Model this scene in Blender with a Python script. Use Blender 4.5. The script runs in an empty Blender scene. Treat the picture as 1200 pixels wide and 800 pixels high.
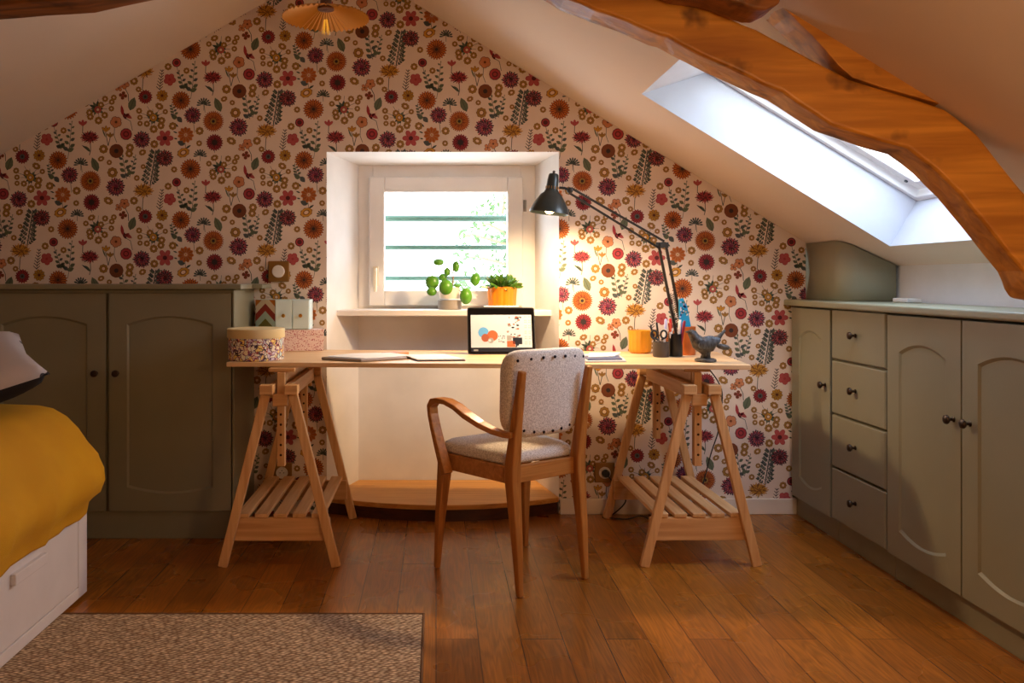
import bpy, bmesh, math, random
from math import sin, cos, pi, radians
from mathutils import Vector, Matrix
random.seed(7)
SC = bpy.context.scene
COL = SC.collection
H = 1.12; F = 979.0; CX = 511.0; CY = 328.0; WY = 4.01      # eye height, focal length in px (1200 wide), vanishing point, back wall distance

# ------------------------------------------------------------------ camera, world, lights, exposure
cam_d = bpy.data.cameras.new('camera'); cam = bpy.data.objects.new('camera', cam_d); COL.objects.link(cam)
cam.location = (0, 0, H); cam.rotation_euler = (pi/2, 0, 0)
cam_d.sensor_width = 36; cam_d.lens = F/1200*36; cam_d.shift_x = (600-CX)/1200; cam_d.shift_y = -(400-CY)/1200
cam_d.clip_start = 0.05
SC.camera = cam
SC.view_settings.view_transform = 'Standard'; SC.view_settings.look = 'None'
SC.view_settings.exposure = 0.30; SC.view_settings.gamma = 1; SC.view_settings.use_curve_mapping = False

w = bpy.data.worlds.new('sky'); SC.world = w; w.use_nodes = True
wn = w.node_tree; bg = wn.nodes['Background']
tc = wn.nodes.new('ShaderNodeTexCoord'); sp = wn.nodes.new('ShaderNodeSeparateXYZ'); rp = wn.nodes.new('ShaderNodeValToRGB')
wn.links.new(tc.outputs['Generated'], sp.inputs[0]); wn.links.new(sp.outputs['Z'], rp.inputs[0]); wn.links.new(rp.outputs[0], bg.inputs[0])
rp.color_ramp.elements[0].position = 0.0; rp.color_ramp.elements[0].color = (0.80, 0.88, 0.92, 1)
rp.color_ramp.elements[1].position = 0.7; rp.color_ramp.elements[1].color = (0.62, 0.76, 1.0, 1)
bg.inputs[1].default_value = 8.2

def light(name, kind, loc, energy, color, size=0.1, rot=(0, 0, 0), size_y=None, portal=False, **k):
    d = bpy.data.lights.new(name, kind); o = bpy.data.objects.new(name, d); COL.objects.link(o)
    o.location = loc; o.rotation_euler = rot; d.energy = energy; d.color = color
    if kind == 'AREA':
        d.size = size
        if size_y: d.shape = 'RECTANGLE'; d.size_y = size_y
        if portal: d.cycles.is_portal = True
    else: d.shadow_soft_size = size
    for a, b in k.items(): setattr(d, a, b)
    return o
SL = 0.613                                                    # right slope gradient
light('portal_window', 'AREA', (0.05, 4.47, 1.32), 1, (1, 1, 1), 0.72, (-pi/2, 0, 0), 0.56, True)
ang = math.atan(SL)
light('portal_skylight', 'AREA', (1.60, 2.975, 1.76), 1, (1, 1, 1), 1.15, (0, ang, 0), 0.9, True)
# added fill: two unseen warm point lights, off frame to the right
light('warm_fill', 'POINT', (1.3, -0.7, 1.70), 52, (1.0, 0.85, 0.72), 0.15)  # fill light added behind the camera to lift the whole room
light('beam_fill', 'POINT', (1.10, 0.6, 1.25), 20, (1.0, 0.56, 0.24), 0.10)  # fill light added to bring orange onto the beam and right slope

# ------------------------------------------------------------------ helpers
def srgb(r, g, b):
    f = lambda c: (c/255/12.92) if c/255 <= 0.04045 else ((c/255+0.055)/1.055)**2.4
    return (f(r), f(g), f(b), 1)

MATS = {}
def mat(name, col, rough=0.6, metal=0.0, col2=None, nscale=(6, 6, 6), bump=0.0, bscale=60, spec=0.5, emit=0, detail=4, ramp=(0.35, 0.65), coat=0, sheen=0, trans=0):
    if name in MATS: return MATS[name]
    m = bpy.data.materials.new(name); m.use_nodes = True; nt = m.node_tree; b = nt.nodes['Principled BSDF']
    c = col if len(col) == 4 else srgb(*col)
    b.inputs['Base Color'].default_value = c; b.inputs['Roughness'].default_value = rough; b.inputs['Metallic'].default_value = metal
    b.inputs['Specular IOR Level'].default_value = spec
    if coat: b.inputs['Coat Weight'].default_value = coat; b.inputs['Coat Roughness'].default_value = 0.2
    if sheen: b.inputs['Sheen Weight'].default_value = sheen
    if trans: b.inputs['Transmission Weight'].default_value = trans
    t = nt.nodes.new('ShaderNodeTexCoord'); mp = nt.nodes.new('ShaderNodeMapping'); nt.links.new(t.outputs['Object'], mp.inputs[0])
    mp.inputs['Scale'].default_value = nscale
    no = nt.nodes.new('ShaderNodeTexNoise'); nt.links.new(mp.outputs[0], no.inputs['Vector'])
    no.inputs['Scale'].default_value = 1; no.inputs['Detail'].default_value = detail
    r = nt.nodes.new('ShaderNodeValToRGB'); nt.links.new(no.outputs['Fac'], r.inputs[0])
    c2 = col2 if col2 is None or len(col2) == 4 else srgb(*col2)
    if c2 is None: c2 = tuple(x*0.93 for x in c[:3]) + (1,)
    r.color_ramp.elements[0].position = ramp[0]; r.color_ramp.elements[0].color = c2
    r.color_ramp.elements[1].position = ramp[1]; r.color_ramp.elements[1].color = c
    nt.links.new(r.outputs[0], b.inputs['Base Color'])
    if emit: nt.links.new(r.outputs[0], b.inputs['Emission Color']); b.inputs['Emission Strength'].default_value = emit
    if bump:
        n2 = nt.nodes.new('ShaderNodeTexNoise'); n2.inputs['Scale'].default_value = bscale; nt.links.new(t.outputs['Object'], n2.inputs['Vector'])
        bm_ = nt.nodes.new('ShaderNodeBump'); bm_.inputs['Strength'].default_value = bump; bm_.inputs['Distance'].default_value = 0.004
        nt.links.new(n2.outputs['Fac'], bm_.inputs['Height']); nt.links.new(bm_.outputs[0], b.inputs['Normal'])
    MATS[name] = m; return m

def wood(name, c1, c2, axis='y', rough=0.45, fine=70, coarse=3.0, knots=False, bump=0.25, spec=0.45):
    if name in MATS: return MATS[name]
    m = bpy.data.materials.new(name); m.use_nodes = True; nt = m.node_tree; b = nt.nodes['Principled BSDF']
    b.inputs['Roughness'].default_value = rough; b.inputs['Specular IOR Level'].default_value = spec
    t = nt.nodes.new('ShaderNodeTexCoord'); mp = nt.nodes.new('ShaderNodeMapping'); nt.links.new(t.outputs['Object'], mp.inputs[0])
    sc = {'x': (coarse, fine, fine), 'y': (fine, coarse, fine), 'z': (fine, fine, coarse)}[axis]
    mp.inputs['Scale'].default_value = sc
    n = nt.nodes.new('ShaderNodeTexNoise'); n.inputs['Scale'].default_value = 1; n.inputs['Detail'].default_value = 5; n.inputs['Distortion'].default_value = 0.6
    nt.links.new(mp.outputs[0], n.inputs['Vector'])
    r = nt.nodes.new('ShaderNodeValToRGB'); nt.links.new(n.outputs['Fac'], r.inputs[0])
    r.color_ramp.elements[0].position = 0.3; r.color_ramp.elements[0].color = srgb(*c2)
    r.color_ramp.elements[1].position = 0.68; r.color_ramp.elements[1].color = srgb(*c1)
    out = r.outputs[0]
    if knots:
        v = nt.nodes.new('ShaderNodeTexNoise'); v.inputs['Scale'].default_value = 9; v.inputs['Detail'].default_value = 3
        nt.links.new(t.outputs['Object'], v.inputs['Vector'])
        r2 = nt.nodes.new('ShaderNodeValToRGB'); nt.links.new(v.outputs['Fac'], r2.inputs[0])
        r2.color_ramp.elements[0].position = 0.31; r2.color_ramp.elements[0].color = (0.16, 0.12, 0.1, 1)
        r2.color_ramp.elements[1].position = 0.43; r2.color_ramp.elements[1].color = (1, 1, 1, 1)
        mx = nt.nodes.new('ShaderNodeMixRGB'); mx.blend_type = 'MULTIPLY'; mx.inputs[0].default_value = 0.8
        nt.links.new(out, mx.inputs[1]); nt.links.new(r2.outputs[0], mx.inputs[2]); out = mx.outputs[0]
    nt.links.new(out, b.inputs['Base Color'])
    bm_ = nt.nodes.new('ShaderNodeBump'); bm_.inputs['Strength'].default_value = bump; bm_.inputs['Distance'].default_value = 0.003
    nt.links.new(n.outputs['Fac'], bm_.inputs['Height']); nt.links.new(bm_.outputs[0], b.inputs['Normal'])
    MATS[name] = m; return m

class MB:
    def __init__(s): s.v = []; s.f = []; s.m = []; s.cur = 0
    def add(s, vs, fs, mi=None):
        o = len(s.v); s.v += [Vector(p) for p in vs]
        for f in fs: s.f.append([i+o for i in f]); s.m.append(s.cur if mi is None else mi)
        return s
    def box(s, x0, x1, y0, y1, z0, z1, mi=None):
        return s.add([(x, y, z) for x in (x0, x1) for y in (y0, y1) for z in (z0, z1)],
                     [(0, 1, 3, 2), (4, 6, 7, 5), (0, 4, 5, 1), (2, 3, 7, 6), (0, 2, 6, 4), (1, 5, 7, 3)], mi)
    def quad(s, a, b, c, d, mi=None): return s.add([a, b, c, d], [(0, 1, 2, 3)], mi)
    def sweep(s, pts, ws, hs=None, side=(1, 0, 0), mi=None):          # rectangular section swept; w along side
        pts = [Vector(p) for p in pts]; n = len(pts); side = Vector(side).normalized()
        if not isinstance(ws, (list, tuple)): ws = [ws]*n
        hs = ws if hs is None else hs
        if not isinstance(hs, (list, tuple)): hs = [hs]*n
        vs = []; fs = []
        for i, p in enumerate(pts):
            t = (pts[min(i+1, n-1)]-pts[max(i-1, 0)]).normalized()
            sd = (side-t*side.dot(t)).normalized(); nn = t.cross(sd)
            a = sd*ws[i]/2; b = nn*hs[i]/2
            vs += [p-a-b, p+a-b, p+a+b, p-a+b]
        for i in range(n-1):
            for k in range(4): fs.append((4*i+k, 4*i+(k+1) % 4, 4*i+4+(k+1) % 4, 4*i+4+k))
        fs += [(3, 2, 1, 0), (4*n-4, 4*n-3, 4*n-2, 4*n-1)]
        return s.add(vs, fs, mi)
    def bar(s, p, q, w, h, side=(1, 0, 0), mi=None): return s.sweep([p, q], w, h, side, mi)
    def tube(s, pts, r, n=10, mi=None, cap=True, squash=1.0):
        pts = [Vector(p) for p in pts]; k = len(pts)
        rs = r if isinstance(r, (list, tuple)) else [r]*k
        vs = []; fs = []; ref = None
        for i, p in enumerate(pts):
            t = (pts[min(i+1, k-1)]-pts[max(i-1, 0)]).normalized()
            if ref is None: ref = Vector((0, 0, 1)) if abs(t.z) < 0.9 else Vector((1, 0, 0))
            a = (ref-t*ref.dot(t)).normalized(); b = t.cross(a); ref = a
            for j in range(n):
                th = 2*pi*j/n; vs.append(p+a*cos(th)*rs[i]+b*sin(th)*rs[i]*squash)
        for i in range(k-1):
            for j in range(n): fs.append((i*n+j, i*n+(j+1) % n, i*n+n+(j+1) % n, i*n+n+j))
        if cap: fs += [tuple(reversed(range(n))), tuple(range(k*n-n, k*n))]
        return s.add(vs, fs, mi)
    def lathe(s, prof, c=(0, 0, 0), n=28, mi=None, wob=None):          # prof (r,z)
        c = Vector(c); vs = []; fs = []; k = len(prof)
        for (r, z) in prof:
            for j in range(n):
                th = 2*pi*j/n; rr = r*(wob(th) if wob else 1); vs.append(c+Vector((rr*cos(th), rr*sin(th), z)))
        for i in range(k-1):
            for j in range(n): fs.append((i*n+j, i*n+(j+1) % n, i*n+n+(j+1) % n, i*n+n+j))
        if prof[0][0] > 1e-6: fs.append(tuple(reversed(range(n))))
        if prof[-1][0] > 1e-6: fs.append(tuple(range(k*n-n, k*n)))
        return s.add(vs, fs, mi)
    def ball(s, c, rx, ry=None, rz=None, n=14, mi=None, rot=None):
        ry = rx if ry is None else ry; rz = rx if rz is None else rz; c = Vector(c); vs = []; fs = []; m = n//2
        for i in range(m+1):
            ph = -pi/2+pi*i/m
            for j in range(n):
                th = 2*pi*j/n; p = Vector((rx*cos(ph)*cos(th), ry*cos(ph)*sin(th), rz*sin(ph)))
                if rot: p = rot @ p
                vs.append(c+p)
        for i in range(m):
            for j in range(n): fs.append((i*n+j, i*n+(j+1) % n, i*n+n+(j+1) % n, i*n+n+j))
        return s.add(vs, fs, mi)
    def prism(s, poly, f0, f1, mi=None, side_mi=None):                # poly of 2-tuples; f0/f1 map them to 3D
        n = len(poly); vs = [f0(p) for p in poly]+[f1(p) for p in poly]
        s.add(vs, [tuple(range(n)), tuple(reversed(range(n, 2*n)))]+[(i, n+i, n+(i+1) % n, (i+1) % n) for i in range(n)], mi)
        return s
    def inflate(s, outline, layers, f, mi=None):                      # rings: outline scaled about its centre
        n = len(outline); cx = sum(p[0] for p in outline)/n; cy = sum(p[1] for p in outline)/n; vs = []; fs = []
        for sc, h in layers:
            for (x, y) in outline: vs.append(f(cx+(x-cx)*sc, cy+(y-cy)*sc, h))
        for i in range(len(layers)-1):
            for j in range(n): fs.append((i*n+j, i*n+(j+1) % n, i*n+n+(j+1) % n, i*n+n+j))
        fs += [tuple(reversed(range(n))), tuple(range(len(layers)*n-n, len(layers)*n))]
        return s.add(vs, fs, mi)
    def xf(s, M): s.v = [M @ p for p in s.v]; return s
    def build(s, name, mats, parent=None, world=False, bevel=0, smooth=False, seg=2, sub=0):
        me = bpy.data.meshes.new(name); off = Vector((0, 0, 0))
        if world and parent is not None:
            q = parent
            while q: off += q.location; q = q.parent
        me.from_pydata([tuple(p-off) for p in s.v], [], s.f)
        mats = mats if isinstance(mats, (list, tuple)) else [mats]
        for m in mats: me.materials.append(m)
        for p, mi in zip(me.polygons, s.m): p.material_index = mi
        bm = bmesh.new(); bm.from_mesh(me)
        if smooth or sub: bmesh.ops.remove_doubles(bm, verts=bm.verts, dist=1e-6)
        bmesh.ops.recalc_face_normals(bm, faces=bm.faces); bm.to_mesh(me); bm.free()
        o = bpy.data.objects.new(name, me); COL.objects.link(o)
        if parent is not None: o.parent = parent
        if bevel:
            b = o.modifiers.new('bevel', 'BEVEL'); b.width = bevel; b.segments = seg; b.limit_method = 'ANGLE'; b.angle_limit = radians(35)
        if sub: q = o.modifiers.new('sub', 'SUBSURF'); q.levels = q.render_levels = sub
        if smooth:
            for p in me.polygons: p.use_smooth = True
            if smooth != 'all': me.set_sharp_from_angle(angle=radians(38))
        return o

def thing(name, label, cat, loc=(0, 0, 0), rz=0, group=None):
    o = bpy.data.objects.new(name, None); COL.objects.link(o); o.empty_display_size = 0.05
    o.location = loc; o.rotation_euler = (0, 0, rz); o['label'] = label; o['category'] = cat
    if group: o['group'] = group
    return o
def tag(o, label, cat, group=None):
    o['label'] = label; o['category'] = cat
    if group: o['group'] = group
    return o
def struct(o, label=None, cat=None):
    o['kind'] = 'structure'
    if label: o['label'] = label
    if cat: o['category'] = cat
    return o
def P(px, py, d): s = F/d; return Vector(((px-CX)/s, d, H-(py-CY)/s))      # point of the room at distance d
def copy_tree(o, parent=None):
    c = o.copy(); COL.objects.link(c); c.parent = parent
    for ch in o.children: copy_tree(ch, c)
    return c
def T(x, y, z): return Matrix.Translation((x, y, z))
def R(a, ax): return Matrix.Rotation(a, 4, ax)

# ------------------------------------------------------------------ materials of the room
plaster = mat('cream_plaster', (230, 215, 200), 0.85, bump=0.08, bscale=35, nscale=(1.5, 1.5, 1.5), col2=(226, 210, 195))
white_plaster = mat('white_plaster', (240, 236, 232), 0.8, bump=0.06, bscale=40)
skyl_white = mat('skylight_lining', (204, 206, 213), 0.7)
green = mat('sage_green_paint', (140, 138, 116), 0.36, bump=0.05, bscale=120, nscale=(3, 3, 3), col2=(134, 132, 110))
green_top = mat('sage_green_top', (150, 150, 124), 0.35, bump=0.03)
pine = wood('pine', (232, 190, 136), (208, 158, 102), 'y', 0.5, 45, 2.5)
pine_z = wood('pine_upright', (230, 186, 130), (206, 154, 98), 'z', 0.5, 60, 2.5)
pine_x = wood('pine_across', (228, 182, 126), (202, 150, 94), 'x', 0.5, 60, 2.5)
board_w = wood('pale_desk_board', (234, 200, 154), (214, 174, 126), 'x', 0.42, 40, 1.6)
chairwood = wood('chair_wood', (192, 128, 62), (154, 94, 38), 'z', 0.35, 60, 2.5)
chairwood_y = wood('chair_rail_wood', (202, 140, 74), (168, 106, 48), 'x', 0.35, 60, 2.5)
armwood = wood('bent_arm_wood', (196, 130, 62), (160, 98, 38), 'y', 0.3, 60, 2.5)
white_gloss = mat('white_window_paint', (238, 234, 230), 0.35)
black = mat('black_plastic', (20, 20, 22), 0.4)
pewter = mat('dark_pewter', (70, 58, 50), 0.35, metal=0.85)

# floor planks: brick pattern turned so that the boards run away from the camera
def floor_mat():
    m = bpy.data.materials.new('oak_floor'); m.use_nodes = True; nt = m.node_tree; b = nt.nodes['Principled BSDF']
    L = nt.links.new; N = nt.nodes.new
    t = N('ShaderNodeTexCoord'); mp = N('ShaderNodeMapping'); mp.inputs['Rotation'].default_value = (0, 0, radians(90)); L(t.outputs['Object'], mp.inputs[0])
    br = N('ShaderNodeTexBrick'); br.inputs['Scale'].default_value = 1; br.inputs['Brick Width'].default_value = 1.1; br.inputs['Row Height'].default_value = 0.132
    br.inputs['Mortar Size'].default_value = 0.0018; br.inputs['Mortar Smooth'].default_value = 0.2; br.offset = 0.37; br.offset_frequency = 2
    br.inputs['Color1'].default_value = (0.0, 0.0, 0.0, 1); br.inputs['Color2'].default_value = (1, 1, 1, 1); br.inputs['Mortar'].default_value = (0.5, 0.5, 0.5, 1)
    L(mp.outputs[0], br.inputs['Vector'])
    ad = N('ShaderNodeVectorMath'); ad.operation = 'MULTIPLY_ADD'; ad.inputs[1].default_value = (3.0, 7.0, 5.0)
    L(br.outputs['Color'], ad.inputs[0]); L(t.outputs['Object'], ad.inputs[2])
    m2 = N('ShaderNodeMapping'); m2.inputs['Scale'].default_value = (9, 1.0, 9); L(ad.outputs[0], m2.inputs[0])
    wv = N('ShaderNodeTexNoise'); wv.inputs['Scale'].default_value = 1.4; wv.inputs['Detail'].default_value = 2; wv.inputs['Distortion'].default_value = 1.2; L(m2.outputs[0], wv.inputs['Vector'])
    mu = N('ShaderNodeMath'); mu.operation = 'MULTIPLY'; mu.inputs[1].default_value = 62; L(wv.outputs['Fac'], mu.inputs[0])
    si = N('ShaderNodeMath'); si.operation = 'SINE'; L(mu.outputs[0], si.inputs[0])
    m3 = N('ShaderNodeMapping'); m3.inputs['Scale'].default_value = (160, 6, 30); L(ad.outputs[0], m3.inputs[0])
    n2 = N('ShaderNodeTexNoise'); n2.inputs['Scale'].default_value = 1; n2.inputs['Detail'].default_value = 3; L(m3.outputs[0], n2.inputs['Vector'])
    c1 = N('ShaderNodeValToRGB'); L(br.outputs['Color'], c1.inputs[0])
    c1.color_ramp.elements[0].color = srgb(144, 84, 20); c1.color_ramp.elements[1].color = srgb(174, 106, 32)
    e = c1.color_ramp.elements.new(0.5); e.color = srgb(160, 94, 25)
    mr = N('ShaderNodeMapRange'); mr.inputs[1].default_value = -1; mr.inputs[2].default_value = 1; mr.inputs[3].default_value = 0.80; mr.inputs[4].default_value = 1.06; L(si.outputs[0], mr.inputs[0])
    mr2 = N('ShaderNodeMapRange'); mr2.inputs[1].default_value = 0.3; mr2.inputs[2].default_value = 0.7; mr2.inputs[3].default_value = 0.76; mr2.inputs[4].default_value = 1.1; L(n2.outputs['Fac'], mr2.inputs[0])
    mm = N('ShaderNodeMath'); mm.operation = 'MULTIPLY'; L(mr.outputs[0], mm.inputs[0]); L(mr2.outputs[0], mm.inputs[1])
    mx = N('ShaderNodeMixRGB'); mx.blend_type = 'MULTIPLY'; mx.inputs[0].default_value = 1; L(c1.outputs[0], mx.inputs[1]); L(mm.outputs[0], mx.inputs[2])
    mo = N('ShaderNodeMixRGB'); mo.inputs[2].default_value = srgb(84, 44, 16); L(br.outputs['Fac'], mo.inputs[0]); L(mx.outputs[0], mo.inputs[1])
    L(mo.outputs[0], b.inputs['Base Color']); b.inputs['Roughness'].default_value = 0.33; b.inputs['Specular IOR Level'].default_value = 0.5
    nr = N('ShaderNodeTexNoise'); nr.inputs['Scale'].default_value = 3; L(t.outputs['Object'], nr.inputs['Vector'])
    mr3 = N('ShaderNodeMapRange'); mr3.inputs[3].default_value = 0.20; mr3.inputs[4].default_value = 0.36; L(nr.outputs['Fac'], mr3.inputs[0]); L(mr3.outputs[0], b.inputs['Roughness'])
    sb = N('ShaderNodeMath'); sb.operation = 'SUBTRACT'; L(mm.outputs[0], sb.inputs[0]); L(br.outputs['Fac'], sb.inputs[1])
    bp = N('ShaderNodeBump'); bp.inputs['Strength'].default_value = 0.22; bp.inputs['Distance'].default_value = 0.002; L(sb.outputs[0], bp.inputs['Height']); L(bp.outputs[0], b.inputs['Normal'])
    return m

# ------------------------------------------------------------------ room shell
XL, XR, YB = -3.02, 1.966, -1.6
AX, AZ = -0.455, 2.665                                       # ridge
zl = lambda x: AZ-0.578*(AX-x)
zr = lambda x: AZ-SL*(x-AX)
struct(MB().add([(XL, YB, 0), (XR, YB, 0), (XR, WY+0.4, 0), (XL, WY+0.4, 0)], [(0, 1, 2, 3)]).build('floor', floor_mat()))
# back wall: wallpaper on a gable with the niche opening; print built as flat shapes of the same mesh
NX0, NX1, NZ = -0.525, 0.590, 1.735
paper = mat('wallpaper_ground', (236, 220, 206), 0.82, bump=0.05, bscale=300)
inks = {'orange': (210, 118, 54), 'dorange': (128, 56, 24), 'crim': (170, 58, 64), 'dcrim': (88, 28, 36), 'purple': (116, 36, 70), 'dpurp': (52, 20, 40),
        'gold': (206, 150, 56), 'dgold': (134, 88, 34), 'green': (104, 114, 90), 'dgreen': (64, 78, 70), 'brown': (122, 68, 38), 'pink': (186, 84, 84),
        'olive': (164, 124, 58), 'dark': (52, 38, 38), 'cream': (232, 206, 180), 'slate': (84, 92, 92), 'peach': (212, 140, 96), 'mauve': (172, 118, 122)}
ink_names = list(inks); ink_mats = [paper]+[mat('ink_'+k, v, 0.8, nscale=(90, 90, 90)) for k, v in inks.items()]
cell = []                                                     # (ink, polygon in wall units, layer)
def A(ink, poly, ly): cell.append((ink_names.index(ink)+1, poly, ly))
def disc(c, x, y, rx, ly, ry=None, n=14, a=0, sc=0):
    ry = ry or rx; o = []
    for i in range(n):
        t = 2*pi*i/n; k = 1-(sc if i % 2 else 0); u = rx*k*cos(t); v = ry*k*sin(t); o.append((x+u*cos(a)-v*sin(a), y+u*sin(a)+v*cos(a)))
    A(c, o, ly)
def petal(c, x, y, t, r0, r1, wd, ly, qx=1, qy=1):
    ct, st = cos(t), sin(t); o = []
    for (r, k) in ((r0, -.35), (r0+(r1-r0)*.6, -1), (r0+(r1-r0)*.88, -.7), (r1, 0), (r0+(r1-r0)*.88, .7), (r0+(r1-r0)*.6, 1), (r0, .35)):
        o.append((x+(r*ct-k*wd*st)*qx, y+(r*st+k*wd*ct)*qy))
    A(c, o, ly)
def flower(x, y, r, n, c, d, ctr, ly=3, q=1.0, rings=2, cs=0.30):
    disc(d, x, y, r*0.86, ly, r*0.86*q, 18)
    for k in range(n): petal(d, x, y, 2*pi*k/n+.1, r*.3, r*1.02, pi*r*.72/n*1.0, ly, 1, q); petal(c, x, y, 2*pi*k/n+.1, r*.34, r*.97, pi*r*.72/n*.62, ly+1, 1, q)
    if rings > 1:
        m = max(6, int(n*.7))
        for k in range(m): petal(d, x, y, 2*pi*k/m+.3, r*.15, r*.62, pi*r*.4/m*.45, ly+2, 1, q)
    disc(ctr, x, y, r*cs, ly+4, r*cs*q, 10)
    disc('dark' if ctr != 'cream' else 'gold', x, y, r*cs*.5, ly+5, r*cs*.5*q, 8)
def ring(x, y, r, ly=8, q=1, a=0, c='olive'):
    r *= 1.1
    disc('dgold', x, y, r, ly, r*q, 16, a, .12); disc(c, x, y, r*.86, ly+1, r*.86*q, 12, a); disc('dgold', x, y, r*.52, ly+2, r*.52*q, 10, a); disc('cream', x, y, r*.36, ly+3, r*.36*q, 8, a)
def scab(x, y, r, ly=3, n=74, c1='purple', c2='dpurp', c3='crim'):
    disc('mauve', x, y, r*.84, ly-1, n=20, sc=.08); disc(c1, x, y, r*.25, ly, n=10)
    for k in range(n):
        rr = r*math.sqrt((k+.5)/n); t = k*2.39996; u = x+rr*cos(t)*.9; v = y+rr*sin(t)*.9
        petal((c1, c2, c1, c2, c3)[k % 5], u, v, t, -r*.12, r*.15, r*.078, ly+1)
def dahlia(x, y, rx, ry, c, d, ly=3):
    rn = random.Random(int(x)); disc(d, x, y, rx*.72, ly, ry*.7, 16)
    for k in range(58):
        t = k*2.39996; g = math.sqrt((k+.5)/58); u = x+rx*.8*g*cos(t); v = y+ry*.78*g*sin(t)+ry*.05
        petal(c if k % 3 else d, u, v, math.atan2((v-y)*1.0-ry*.2, (u-x)+.01), -rx*.10, rx*.20, rx*.05, ly+1+(k % 2))
def stem(pts, wd=.5, c='dgreen', ly=0):
    for (a, b) in zip(pts, pts[1:]):
        dx, dy = b[0]-a[0], b[1]-a[1]; l = math.hypot(dx, dy); nx, ny = -dy/l*wd/2, dx/l*wd/2
        A(c, [(a[0]+nx, a[1]+ny), (b[0]+nx, b[1]+ny), (b[0]-nx, b[1]-ny), (a[0]-nx, a[1]-ny)], ly)
def leaf(a, b, wd, c='green', ly=1, rib=True):
    dx, dy = b[0]-a[0], b[1]-a[1]; l = math.hypot(dx, dy); ux, uy = dx/l, dy/l; nx, ny = -uy, ux
    o = [(a[0]+ux*l*t+nx*wd*k, a[1]+uy*l*t+ny*wd*k) for t, k in ((0, 0), (.2, .36), (.45, .5), (.75, .34), (1, 0), (.75, -.34), (.45, -.5), (.2, -.36))]
    A(c, o, ly)
    if rib: stem([a, (a[0]+dx*.85, a[1]+dy*.85)], max(.25, wd*.06), 'dgreen', ly+1)
def euc(pts, n, size, top=.35):
    stem(pts, .55)
    (x0, y0), (x1, y1) = pts[0], pts[-1]                        # foot -> tip
    for k in range(2*n+1):
        t = (k+.3)/(2*n+1); x = x0+(x1-x0)*t; y = y0+(y1-y0)*t; s_ = size*(1-t*(1-top)); sd = 1 if k % 2 else -1
        stem([(x, y), (x+sd*s_*.35, y-s_*.25)], .4)
        leaf((x+sd*s_*.12, y-s_*.1), (x+sd*s_*.98, y-s_*.62), s_*.66, 'green' if k % 3 else 'slate', 1, s_ > 5)
    leaf((x1, y1), (x1+.3, y1-size*top*.9), size*top*.4, 'green', 1, False)
def fir(x0, y0, x1, y1, n=9, w0=9):
    stem([(x0, y0), (x1, y1)], 1.2)
    for k in range(n):
        t = k/n; x = x0+(x1-x0)*t; y = y0+(y1-y0)*t; ln = w0*(1-t*.55)
        for sd in (-1, 1):
            ex, ey = x+sd*ln*.8, y-ln*.75; stem([(x, y), (ex, ey)], .45)
            for q in (.35, .6, .85, 1.0):
                mx_, my_ = x+(ex-x)*q, y+(ey-y)*q
                leaf((mx_, my_), (mx_+sd*2.9, my_-.4), 1.9, 'green' if k % 2 else 'dgreen', 1, False); leaf((mx_, my_), (mx_+sd*.2, my_-3.2), 1.8, 'slate', 1, False)
def feather(x0, y0, x1, y1, n=7):
    stem([(x0, y0), (x1, y1)], .5)
    for k in range(n):
        t = (k+.3)/n; x = x0+(x1-x0)*t; y = y0+(y1-y0)*t; l = 4.6*(1-t*.45)
        for sd in (-1, 1): stem([(x, y), (x+sd*l*.85, y-l*.8)], .8, 'dark')
def fan(x, y, r, c='slate'):
    stem([(x, y+r*1.6), (x, y)], .5)
    for k in range(9):
        t = -pi/2+(k-4)*.40; petal('dgreen' if k % 2 else c, x, y+r*.5, t, r*.55, r*1.45, r*.17, 1); petal(c if k % 2 else 'dgreen', x, y+r*.4, t+.2, r*.1, r*.75, r*.12, 2)
def star(x, y, r, n, c, d, a=0, ly=3, wd=.42):
    for k in range(n): petal(d, x, y, a+2*pi*k/n, 0, r*1.04, r*wd*1.1, ly); petal(c, x, y, a+2*pi*k/n, r*.1, r*.96, r*wd*.9, ly+1)
    disc(d, x, y, r*.22, ly+2, n=8)
def tulip(x, y, r, c, d):
    for t in (-2.3, -1.57, -.85): petal(d, x, y+r*.5, t, 0, r*1.5, r*.33, 3); petal(c, x, y+r*.5, t, r*.1, r*1.4, r*.24, 4)
def cluster(x, y):
    rn = random.Random(int(x*3))
    for k in range(11):
        t = 2*pi*k/11+rn.random()*.3; l = 7+rn.random()*4; leaf((x, y), (x+l*cos(t), y+l*.9*sin(t)), 3.6, 'green' if k % 2 else 'dgreen', 1, False)
        stem([(x, y), (x+1.6*l*cos(t), y+1.4*l*sin(t))], .4, 'dgreen', 0)
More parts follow.
